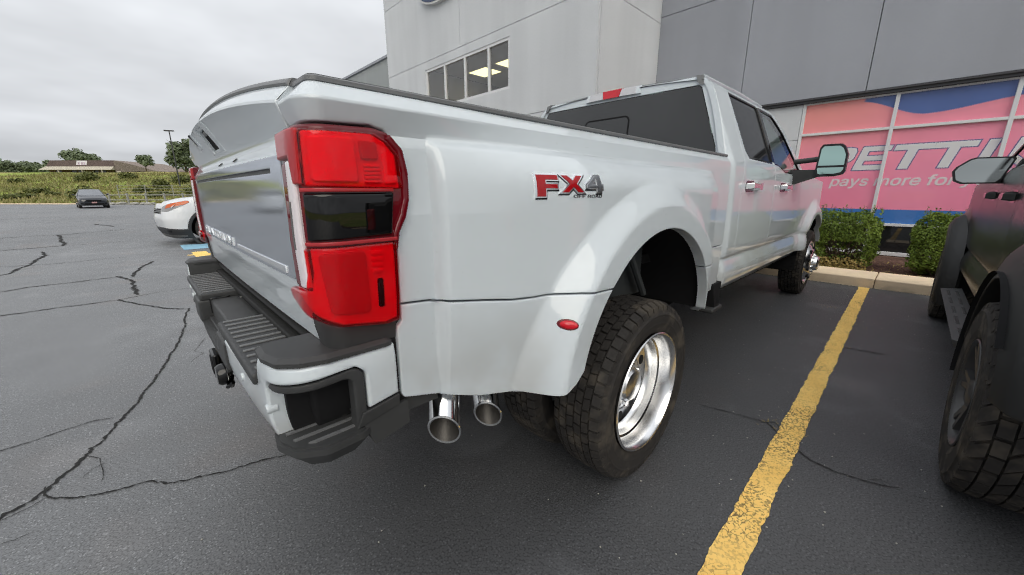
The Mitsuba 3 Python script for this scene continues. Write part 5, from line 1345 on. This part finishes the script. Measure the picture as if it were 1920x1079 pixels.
def sedan(label, f, paint, group=None):
    """saloon car, nose towards -y, middle at the origin"""
    K = thing('parked_car', label, 'car', group)
    ys = np.array([-2.42, -2.38, -2.25, -1.9, -1.2, -0.85, 0.0, 1.0, 1.7, 2.2, 2.40, 2.44])
    hw = np.array([0.55, 0.72, 0.82, 0.89, 0.92, 0.92, 0.92, 0.92, 0.91, 0.87, 0.78, 0.60])
    top = np.array([0.62, 0.70, 0.78, 0.86, 0.95, 0.98, 0.97, 0.99, 1.02, 1.02, 0.98, 0.85])
    bot = np.array([0.34, 0.22, 0.20, 0.20, 0.20, 0.20, 0.20, 0.20, 0.20, 0.22, 0.26, 0.40])
    S = []
    for y, h, t, b in zip(ys, hw, top, bot):
        S.append([(h * c, y, z) for c, z in ((-0.86, b), (-0.97, b + 0.10), (-1.0, b + 0.3 * (t - b)), (-1.0, b + 0.62 * (t - b)), (-0.965, t - 0.09), (-0.86, t - 0.015), (-0.5, t + 0.02), (0, t + 0.03), (0.5, t + 0.02), (0.86, t - 0.015), (0.965, t - 0.09), (1.0, b + 0.62 * (t - b)), (1.0, b + 0.3 * (t - b)), (0.97, b + 0.10), (0.86, b))])
    body = grid(np.array(S), closed_v=True)
    body = cat_([mesh(body.vertices, body.faces[:, ::-1]), hull(S[0]), hull(S[-1])])
    add(K + '__body', f(body), paint, 40)
    roof = lambda y: 1.0
    gl = [(-0.95, 0.80, 0.97), (-0.25, 0.62, 1.40), (0.15, 0.60, 1.455), (0.75, 0.60, 1.44), (1.15, 0.62, 1.36), (1.85, 0.76, 1.02)]
    G = []
    for y, h, z in gl: G.append([(-h, y, z), (-h * 0.55, y - 0.03, z + 0.025), (h * 0.55, y - 0.03, z + 0.025), (h, y, z)])
    add(K + '__roof', f(cat_([mesh(*(lambda m: (m.vertices, m.faces[:, ::-1]))(grid(np.array(G[1:5]))))])), paint, 40)
    add(K + '__windscreen', f(mesh(*(lambda m: (m.vertices, m.faces[:, ::-1]))(grid(np.array(G[0:2]))))), CARGLASS, 40)
    add(K + '__rear_window', f(mesh(*(lambda m: (m.vertices, m.faces[:, ::-1]))(grid(np.array(G[4:6]))))), PRIVACY, 40)
    for s in (1, -1):
        P = [(s * 0.80, -0.95, 0.97), (s * 0.62, -0.25, 1.40), (s * 0.60, 0.15, 1.455), (s * 0.60, 0.75, 1.44), (s * 0.62, 1.15, 1.36), (s * 0.76, 1.85, 1.02)]
        L = [(s * 0.885, p[1], 0.955) for p in P]
        m = grid(np.array([P, L])); m = mesh(m.vertices, m.faces if s < 0 else m.faces[:, ::-1])
        add(K + '__side_window', f(m), PRIVACY, 40)
        add(K + '__pillar', f(tube([(s * 0.815, -0.95, 0.965), (s * 0.63, -0.25, 1.405), (s * 0.605, 0.15, 1.455)], 0.025, 6)), paint, 40)
        add(K + '__headlamp', f(hull([(s * 0.50, -2.40, 0.66), (s * 0.84, -2.20, 0.76), (s * 0.50, -2.395, 0.58), (s * 0.86, -2.22, 0.64), (s * 0.87, -2.0, 0.76), (s * 0.5, -2.2, 0.7)])), HEADLAMP, 30)
        add(K + '__door_mirror', f(hull([(s * 0.92, -0.72, 1.0), (s * 1.08, -0.70, 1.02), (s * 1.07, -0.70, 1.12), (s * 0.94, -0.70, 1.08), (s * 1.0, -0.62, 1.05)])), paint, 30)
        add(K + '__fog_lamp', f(hull([(s * 0.62, -2.425, 0.34), (s * 0.76, -2.385, 0.34), (s * 0.76, -2.385, 0.42), (s * 0.62, -2.42, 0.42), (s * 0.7, -2.3, 0.38)])), GLOSSBLACK, 30)
    add(K + '__grille', f(hull([(-0.44, -2.44, 0.64), (0.44, -2.44, 0.64), (-0.36, -2.435, 0.50), (0.36, -2.435, 0.50), (-0.4, -2.3, 0.6), (0.4, -2.3, 0.6)])), GLOSSBLACK, 30)
    add(K + '__lower_grille', f(hull([(-0.55, -2.435, 0.40), (0.55, -2.435, 0.40), (-0.60, -2.42, 0.27), (0.60, -2.42, 0.27), (-0.5, -2.3, 0.35), (0.5, -2.3, 0.35)])), BLACK, 30)
    add(K + '__number_plate', f(box(-0.16, 0.16, -2.462, -2.45, 0.40, 0.50)), matte('plate', (0.42, 0.25, 0.25), 0.6) if 'm_plate' not in scene else 'm_plate', False)
    car_wheels(K, [(0.92, -1.45), (-0.92, -1.45), (0.92, 1.35), (-0.92, 1.35)], 0.32, 0.21, f)
    return K


p = far(32.5, -34.9)
hd = math.atan2(-(CAM[0] - p[0]), (CAM[1] - p[1])) + math.pi      # nose towards the camera, roughly
sedan('dark blue-grey saloon car parked alone at the far edge of the car park', lambda m: xf(xf(m, s=(0.94, 1, 1.0)), (p[0], p[1], 0), rz=hd + 0.05), SEDAN_PAINT)
# cars in the rows behind the viewer, mirrored in the tailgate
for lab, x, y, rz, pt in (('nearer white saloon car beyond the left edge of the view', -27.5, -8.3, -1.45, WHITE_PAINT), ('farther white saloon car beyond the left edge of the view', -33.5, -10.6, -1.52, WHITE_PAINT)):
    sedan(lab, (lambda x, y, rz: (lambda m: xf(m, (x, y, 0), rz=rz)))(x, y, rz), pt)


# white SUV, left of the grey truck, backed into its bay
SV = thing('parked_suv', 'white SUV with grey lower cladding backed in beyond the grey truck tail', 'SUV')
SR = 0.42
def W_suv(u, z, w):
    u = np.asarray(u, float)
    t = np.clip(u / (SR * math.pi / 2), 0, 1) * math.pi / 2
    nx, ny = np.sin(t), -np.cos(t)
    front = 1 - smooth01(0.2, 1.0, u)
    o = interp(z, [0.15, 0.20, 0.34, 0.50, 0.62, 0.80, 0.93, 1.0, 1.06, 1.12], [-0.16, -0.10, -0.02, 0.01, 0.03, -0.01, -0.05, -0.09, -0.14, -0.22]) * front + interp(z, [0.2, 0.5, 0.8, 1.0, 1.1], [-0.04, 0.0, 0.01, -0.01, -0.04]) * (1 - front) + w
    x = -SR + SR * nx + np.minimum(u, 0)
    y = SR - SR * ny * 0 - SR * np.cos(t) + np.maximum(u - SR * math.pi / 2, 0)
    y = y - 0.10 * np.clip(-u / 0.6, 0, 1) ** 0.8
    return x + nx * o, y + ny * o, np.asarray(z, float)


us0 = SR * math.pi / 2
arc = sg.Point(us0 + 0.50, 0.37).buffer(0.445, 40)
outl = sg.Polygon([(-1.2, 0.22), (-1.2, 0.97), (0.0, 0.985), (0.45, 1.03), (0.9, 1.10), (us0 + 1.2, 1.13), (us0 + 4.0, 1.12), (us0 + 4.0, 0.24), (0.4, 0.18), (0.0, 0.20)])
clad = sg.Polygon([(-1.2, 0.16), (-1.2, 0.40), (0.0, 0.42), (0.5, 0.385), (us0 + 0.2, 0.385), (us0 + 4.0, 0.33), (us0 + 4.0, 0.16)]).union(arc.buffer(0.065))
fs = lambda m: xf(m, (-10.22, -1.08, 0.0))
ug_, vg_ = np.arange(-1.2, 5, 0.05), np.arange(0.1, 1.2, 0.04)
light = rpoly([(0.02, 0.905), (0.04, 0.80), (0.30, 0.80), (0.62, 0.93), (0.80, 1.03), (0.72, 1.06), (0.30, 0.985)], 0.02)
grl = rpoly([(-0.62, 0.86), (-0.62, 0.74), (-0.02, 0.74), (-0.02, 0.88)], 0.02)
Pv = lambda poly, **k: fs(panel(poly, W_suv, ugrid=ug_, vgrid=vg_, **k))
add(SV + '__body', Pv(outl.difference(arc).difference(clad), depth=0.05, bevel=0.008), WHITE_PAINT, 40)
add(SV + '__cladding', Pv(clad.difference(arc), off=0.012, depth=0.06, bevel=0.008), rough('suv_cladding', (0.075, 0.077, 0.08), 0.4), 40)
add(SV + '__skid_plate', Pv(sg.Polygon([(-0.6, 0.17), (0.30, 0.17), (0.62, 0.20), (0.62, 0.24), (-0.6, 0.26)]), off=0.018, depth=0.03, bevel=0.005), rough('suv_skid', (0.22, 0.22, 0.22), 0.4), 40)
add(SV + '__fog_lamp', Pv(rpoly([(0.10, 0.30), (0.10, 0.37), (0.30, 0.37), (0.30, 0.31)], 0.01), off=0.02, depth=0.02, bevel=0.005), GLOSSBLACK, 40)
hl = add(SV + '__headlamp', Pv(light, off=0.006, depth=0.02, bevel=0.006), HEADLAMP, 40)
add(hl + '__indicator', Pv(light.intersection(sg.Polygon([(0.28, 1.1), (0.20, 0.86), (0.75, 0.98), (0.9, 1.1)])).buffer(-0.006), off=0.010, depth=0.006, bevel=0.003), AMBER, 40)
add(SV + '__grille', Pv(grl, off=0.006, depth=0.02, bevel=0.006), HEADLAMP, 40)
for z in (0.77, 0.81, 0.85): add(SV + '__grille_bar', Pv(sg.box(-0.6, z - 0.012, -0.04, z + 0.012), off=0.014, depth=0.02, bevel=0.003), BLACK, 40)
hd_ = []
for t in np.linspace(-1, 1, 15):
    hd_.append([(-1.0 + 0.93 * t, y + 0.16 * t * t * (y < 0.5), z - 0.05 * abs(t) ** 3) for y, z in ((0.03, 0.95), (0.10, 1.02), (0.35, 1.095), (0.8, 1.165), (1.25, 1.20))])
add(SV + '__bonnet', fs(grid(np.array(hd_))), WHITE_PAINT, 50)
cabin = [[(-1.0 + s_ * h, y, z) for s_ in (-1, 1) for y, z, h in ((1.15, 1.12, 0.88), (2.05, 1.66, 0.68), (3.6, 1.76, 0.68), (4.5, 1.66, 0.66), (4.75, 1.1, 0.86))]]
add(SV + '__cabin', fs(hull(cabin[0])), PRIVACY, 20)
add(SV + '__roof', fs(hull([(-1.0 + s_ * h, y, z) for s_ in (-1, 1) for y, z, h in ((2.0, 1.665, 0.69), (2.1, 1.70, 0.68), (3.6, 1.80, 0.69), (4.5, 1.70, 0.67), (3.6, 1.74, 0.70))])), WHITE_PAINT, 30)
add(SV + '__shell', fs(cat_([box(-1.95, -0.10, 0.95, 4.7, 0.25, 1.12, 0.05), box(-1.8, -0.35, 0.3, 1.0, 0.25, 0.9, 0.05), box(-1.99, -1.7, 0.3, 4.7, 0.35, 1.0, 0.1)])), BLACK, 30)
car_wheels(SV, [(0.985 + 0.0, 0.92), (-0.985, 0.92), (0.985, 3.78), (-0.985, 3.78)], 0.375, 0.23, lambda m: fs(xf(m, (-1.0, 0, 0))))


# ================================================================ the far bank, shop, trees, fence
BD = np.r_[np.linspace(41.3, 80, 26), np.linspace(84, 170, 18), np.linspace(180, 420, 14)]
BL = np.r_[np.linspace(-420, -130, 20), np.linspace(-125, 20, 60)]


def bank_h(D, L):
    base = np.interp(D, [41.3, 42.5, 47, 58, 75, 100, 160, 200, 420], [0.0, 0.12, 0.75, 2.45, 4.35, 5.9, 8.05, 9.2, 11])
    ramp = smooth01(25, -20, L) * 0.75 + 0.25
    q = np.stack([np.asarray(D) * 0.12, np.asarray(L) * 0.12, 0 * np.asarray(D)], -1)
    ratio = np.asarray(L) / np.asarray(D)
    ramp = ramp * (0.12 + 0.88 * smooth01(-2.1, -1.5, ratio))
    return base * ramp + (meshkit.fbm(q, 4, 4) - 0.5) * np.clip((np.asarray(D) - 43) / 12, 0, 1) * 1.3


DD, LL = np.meshgrid(BD, BL, indexing='ij')
HH = bank_h(DD, LL)
P = np.array([[far(d, l, h) for d, l, h in zip(a, b, c)] for a, b, c in zip(DD, LL, HH)])
m = grid(P)
if m.face_normals[:, 2].mean() < 0: m = mesh(m.vertices, m.faces[:, ::-1])
add('grass_bank', m, GRASS, 50, 'overgrown grassy bank rising beyond the car park', None, None, 'structure')
k0, k1 = far(41.0, -75), far(41.0, 20)
dirv = (k1 - k0) / np.linalg.norm(k1 - k0)
nv = np.array([-dirv[1], dirv[0], 0])
kb = trimesh.creation.box([np.linalg.norm(k1 - k0), 0.16, 0.14]); kb.apply_transform(trimesh.transformations.rotation_matrix(math.atan2(dirv[1], dirv[0]), [0, 0, 1])); kb.apply_translation((k0 + k1) / 2 + [0, 0, 0.06])
add('kerb', kb, CONCRETE, False, 'pale kerb along the far edge of the car park', None, None, 'structure')

rg = np.random.default_rng(77)
n = 26000
D_, L_ = 41.5 + 42 * rg.random(n) ** 1.25, rg.uniform(-92, -22, n)
h_ = bank_h(D_, L_)
base = np.array([far(d, l, h) for d, l, h in zip(D_, L_, h_)])
a = rg.uniform(0, 6.283, n); w = rg.uniform(0.05, 0.16, n); tall = rg.uniform(0.15, 0.5, n) * (0.6 + 0.9 * meshkit.noise(base * 0.16, 2))
dx = np.c_[np.cos(a), np.sin(a), 0 * a] * w[:, None]
tip = base + np.c_[rg.normal(0, 0.12, n), rg.normal(0, 0.12, n), tall]
V = np.stack([base - dx, base + dx, tip], 1).reshape(-1, 3)
add('tall_grass', mesh(V, np.arange(3 * n).reshape(-1, 3)), LEAF_GRASS, False, 'tall rough grass growing all over the bank', 'grass', None, 'stuff')


def bush(label, D, L, rx, rz, seed, matk=None, n=900, group=None):
    rg = np.random.default_rng(seed)
    K = thing('bush', label, 'bush', group)
    c = far(D, L, float(bank_h(D, L)) + rz * 0.45)
    P, N = [], []
    for j in range(5):
        cc = rg.normal(0, 0.42, 3) * [rx, rx, rz * 0.6]
        d = rg.normal(0, 1, (n // 5, 3)); d /= np.linalg.norm(d, axis=1, keepdims=True)
        P.append(cc + d * [rx * 0.6, rx * 0.6, rz * 0.6] * rg.uniform(0.55, 1.05, (n // 5, 1))); N.append(d + [0, 0, 0.3])
    P, N = np.vstack(P), np.vstack(N)
    add(K + '__foliage', leaves(P + c, N, 0.13 + 0.03 * rx, rg, 0.6, 0.7), matk or LEAF_BUSH, False)
    add(K + '__stem', cat_([tube([c - [0, 0, rz * 0.5], c + rg.normal(0, 0.3, 3) * [rx, rx, rz]], [0.05, 0.02], 5, False) for _ in range(5)]), BARK, False)


def pxpt(D, px): return (px - 960) / 715.9 * D * 0.970 * 1.0


BUSH = [(58, -79.5, 1.7, 1.5, 'round dark bush high on the bank at the left edge of the view'), (60, -75.0, 0.9, 1.0, 'small bush high on the bank, second from the left edge'), (50, -60.6, 1.2, 1.1, 'small dark bush halfway up the bank, left of the saloon car'),
        (48, -55.8, 1.0, 0.9, 'low brownish bush on the bank between two larger ones'), (46, -49.8, 1.9, 2.4, 'large grey-green bush on the bank just left of the saloon car'), (45, -57.5, 2.6, 0.8, 'long low bush at the foot of the bank'),
        (62, -66.5, 1.8, 2.3, 'tall green bush up the bank above the saloon car'), (64, -61.5, 1.4, 1.9, 'upright bush on the bank right of the saloon car roof'), (56, -49.8, 1.5, 1.3, 'dark round bush on the bank below the shop gable'),
        (60, -50.0, 2.1, 2.0, 'wide bush on the bank in front of the shop side wall'), (62, -47.0, 2.4, 2.6, 'largest green bush on the bank below the small tree'), (52, -45.6, 1.2, 1.2, 'low dark bush right of the saloon car'),
        (50, -46.8, 1.0, 1.0, 'smallest dark bush right of the saloon car'), (60, -42.5, 2.2, 1.8, 'bushy clump on the bank left of the lamp post'), (50, -38.2, 2.4, 1.6, 'dark clump on the bank behind the rail fence'), (52, -35.0, 2.4, 1.4, 'green clump on the bank behind the fence near the SUV'),
        (47, -41.8, 1.6, 0.9, 'low weedy bush at the left end of the rail fence')]
for i, (D, L, rx, rz, lab) in enumerate(BUSH): bush(lab, D, L, rx * 0.72, rz * 0.52, 100 + i, n=700)


def tree(label, base, h, cr, seed, lean=0, n=2600, size=0.42, squash=0.8, group=None, nm='tree'):
    rg = np.random.default_rng(seed)
    K = thing(nm, label, 'tree', group)
    base = np.asarray(base, float)
    top = base + [0, 0, h * 0.62]
    add(K + '__trunk', cat_([tube([base - [0, 0, 0.5], base + [0.1, 0, h * 0.3], top], [h * 0.03, h * 0.022, h * 0.01], 8)] +
                            [tube([base + [0, 0, h * (0.3 + 0.05 * j)], base + [math.cos(j * 2.1) * cr * 0.35, math.sin(j * 2.1) * cr * 0.35, h * (0.5 + 0.04 * j)], base + [math.cos(j * 2.1) * cr * 0.7, math.sin(j * 2.1) * cr * 0.7, h * (0.62 + 0.04 * j)]], [h * 0.012, h * 0.008, h * 0.003], 6) for j in range(6)]), BARK, 40)
    P, N = [], []
    for j in range(22):
        u = rg.normal(0, 1, 3); u /= np.linalg.norm(u)
        cc = base + [0, 0, h - cr * squash] + u * [cr * 0.72, cr * 0.72, cr * squash * 0.72] * rg.uniform(0.35, 1.0)
        d = rg.normal(0, 1, (n // 22, 3)); d /= np.linalg.norm(d, axis=1, keepdims=True)
        q = cr * rg.uniform(0.26, 0.42)
        P.append(cc + d * q * [1, 1, 0.75] * rg.uniform(0.4, 1.08, (len(d), 1))); N.append(d + [0, 0, 0.35])
    add(K + '__crown', leaves(np.vstack(P), np.vstack(N), size, rg, 0.6, 0.7), LEAF_TREE, False)


def tz(D, L): return far(D, L, float(bank_h(D, L)))


tree('broad dark tree at the far left edge of the view', tz(200, -252), 8.5, 6.5, 1, n=2600, size=0.55)
tree('round tree at the far left, second from the edge', tz(205, -247.5), 8.0, 5.5, 2, n=2600, size=0.55)
tree('dark tree between the far left trees and the shop', tz(190, -227), 7.8, 5.0, 3, n=2600, size=0.55)
tree('low tree close to the left end of the shop roof', tz(185, -213.5), 6.6, 3.6, 4, n=1800, size=0.5)
tree('spreading tree rising behind the shop roof sign', tz(200, -214.5), 12.6, 8.0, 5, n=4400, size=0.55, squash=0.55)
tree('small open tree to the right of the shop gable', tz(120, -110), 5.6, 2.5, 6, n=1300, size=0.32)
tree('tall dark tree behind the lamp post', tz(90, -73.5), 8.6, 3.7, 7, n=4200, size=0.30, squash=1.15)
tree('dark tree just right of the lamp post, partly hidden by the truck tail', tz(96, -75.0), 7.5, 3.4, 8, n=3000, size=0.32, squash=1.1)
for i, (D, L) in enumerate(((230, -310), (228, -296), (232, -283), (236, -271), (215, -262))):
    tree(('leftmost', 'second', 'third', 'fourth', 'fifth')[i] + ' tree of the distant wood on the left horizon', tz(D, L), 7 + (i % 3), 7.0, 20 + i, n=1600, size=0.7)
for i, (x, y) in enumerate(((-42, -78), (-33, -80), (-24, -82), (14, -80), (-54, -76))):
    tree('tree on the verge behind the viewer, ' + ('first', 'second', 'third', 'fourth', 'fifth')[i] + ' of the row', (x, y, 0), 9 + (i * 7 % 4), 4.2, 40 + i, n=1500, size=0.6)

# roadside shop with its mansard roof
ST = thing('roadside_shop', 'low brown-roofed shop on top of the bank with a white roof sign', 'shop')
so = np.array([far(160, -175, 0)])[0]
sa = math.atan2(CRT[1], CRT[0]) + 0.0
fsx = lambda m: xf(m, (so[0], so[1], 8.5), rz=sa)
ROOFB = matte('roof_brown', wallc((0.115, 0.085, 0.078)), 0.9)
ROOFM = matte('roof_grey', wallc((0.20, 0.165, 0.145)), 0.9)
EAVE = matte('eave_cream', (0.46, 0.42, 0.35), 0.8)
WALLB = matte('shop_wall', (0.16, 0.11, 0.075), 0.9)
add(ST + '__wall', fsx(cat_([box(-13, 13.5, 2.0, 26, -1.0, 1.6)])), WALLB, False)
add(ST + '__roof', fsx(hull([(-12.2, 0.6, 2.75), (15.2, 0.6, 2.75), (-11.3, 1.6, 5.15), (14.6, 1.6, 5.15), (-11.3, 24, 5.15), (14.6, 24, 5.15), (-12.2, 25, 2.75), (15.2, 25, 2.75)])), ROOFB, False)
add(ST + '__canopy', fsx(hull([(-14.2, -0.8, 1.35), (15.0, -0.8, 1.35), (-12.4, 0.55, 2.72), (15.0, 0.55, 2.72), (-13, 2, 1.35), (15, 2, 1.35), (-12, 2, 2.7), (15, 2, 2.7)])), EAVE, False)
add(ST + '__side_roof', fsx(hull([(15.21, 0.7, 5.1), (15.21, 0.7, -0.5), (31.5, 1.2, 0.9), (32.5, 1.2, -0.6), (22, 0.9, 3.5), (15.21, 24, 5.1), (15.21, 24, -0.5), (31.5, 24, 0.9), (32.5, 24, -0.6)])), ROOFM, False)
for x in (-6.5, 3.0, 11.0): add(ST + '__post', fsx(box(x - 0.15, x + 0.15, -0.6, -0.3, -1.0, 1.35)), EAVE, False)
for x in (-9, -3, 0, 6, 9): add(ST + '__window', fsx(box(x - 1.1, x + 1.1, 1.9, 2.02, -0.3, 1.2)), PRIVACY, False)
rs = add(ST + '__roof_sign', fsx(xf(box(-2.1, 2.1, -0.06, 0.06, 0, 2.3), (1.9, 0.72, 2.75), rx=-0.30)), matte('sign_pale', (0.62, 0.60, 0.62), 0.6), False, 'white sign panel on the front slope of the brown roof')
for x in (-1.2, 0.1, 1.1): add(rs + '__mark', fsx(xf(box(x - 0.3, x + 0.45, -0.075, -0.062, 0.6, 1.7), (1.9, 0.72, 2.75), rx=-0.30)), matte('sign_mark', (0.42, 0.33, 0.40), 0.7) if 'm_sign_mark' not in scene else 'm_sign_mark', False)
add(ST + '__rear_shed', fsx(box(34, 52, 4, 16, -1.2, 0.9)), ROOFB, False)
add(ST + '__notice_board', fsx(box(16.0, 17.6, 0.3, 0.45, -1.0, 0.9)), EAVE, False)

# car-park lamp post
LP = thing('lamp_post', 'tall grey car-park lamp post leaning against the sky left of the truck tail', 'lamp post')
lb = far(55, -46.2, float(bank_h(55, -46.2)))
add(LP + '__pole', tube([lb - [0, 0, 0.5], lb + [0, 0, 7.4]], [0.09, 0.06], 10), rough('lamp_pole', (0.12, 0.12, 0.125), 0.4), 40)
add(LP + '__lamp_head', cat_([xf(box(-0.55, 0.55, -0.16, 0.16, 7.35, 7.5, 0.04), tuple(lb), rz=YAW + 0.3)]), 'm_lamp_pole', 30)

# rail fence along the verge, rubble stones at its foot
FN = thing('rail_fence', 'weathered pale rail fence along the verge beside the white SUV', 'fence')
WOOD = matte('fence_wood', (0.30, 0.30, 0.27), 0.85)
fp = [far(40.2, L) for L in np.arange(-43.2, -24, 1.9)]
for q in fp: add(FN + '__post', xf(box(-0.06, 0.06, -0.06, 0.06, -0.1, 1.15), tuple(q), rz=sa), WOOD, False)
for q, r in zip(fp[:-1], fp[1:]):
    for z in (0.45, 0.95): add(FN + '__rail', tube([q + [0, 0, z], r + [0, 0, z + 0.02]], 0.05, 6), WOOD, 40)
FN2 = thing('wire_fence', 'thin wire fence on grey posts above the rail fence', 'fence')
fq = [far(46.0, L, float(bank_h(46.0, L))) for L in np.arange(-46, -26, 3.2)]
for q in fq: add(FN2 + '__post', tube([q - [0, 0, 0.3], q + [0, 0, 1.5]], 0.05, 6), WOOD, 40)
for z in (0.7, 1.1, 1.45): add(FN2 + '__wire', cat_([tube([q + [0, 0, z], r + [0, 0, z]], 0.018, 5, False) for q, r in zip(fq[:-1], fq[1:])]), WOOD, False)
STONE = matte('stone', wallc((0.34, 0.33, 0.30)), 0.9)
rg = np.random.default_rng(12)
rub = []
for i in range(40):
    s = rg.uniform(0.12, 0.30)
    m = trimesh.creation.icosphere(1, s); m.vertices *= rg.uniform(0.75, 1.2, (len(m.vertices), 1)) * [1.2, 0.9, 0.65]
    rub.append(xf(m, tuple(far(rg.uniform(39.3, 40.0), rg.uniform(-41.5, -27)) + [0, 0, s * 0.3]), rz=rg.uniform(0, 6)))
add('rubble', cat_(rub), STONE, False, 'pale rubble stones strewn along the foot of the rail fence', 'stones', None, 'stuff')

# tail of the dark pickup
tg = add(DARK + '__tailgate', xf(box(-0.66, 0.66, 0.165, 0.21, 0.74, 1.28, 0.02), (3.17, 0, 0)), DARK_PAINT, 30)
add(tg + '__handle', xf(box(-0.12, 0.12, 0.155, 0.17, 1.10, 1.17, 0.006), (3.17, 0, 0)), TRIM, 30)
for s in (-1, 1): add(DARK + '__tail_lamp', xf(box(s * 0.69, s * 0.85, 0.170, 0.22, 0.86, 1.24, 0.02), (3.17, 0, 0)), RED, 30)
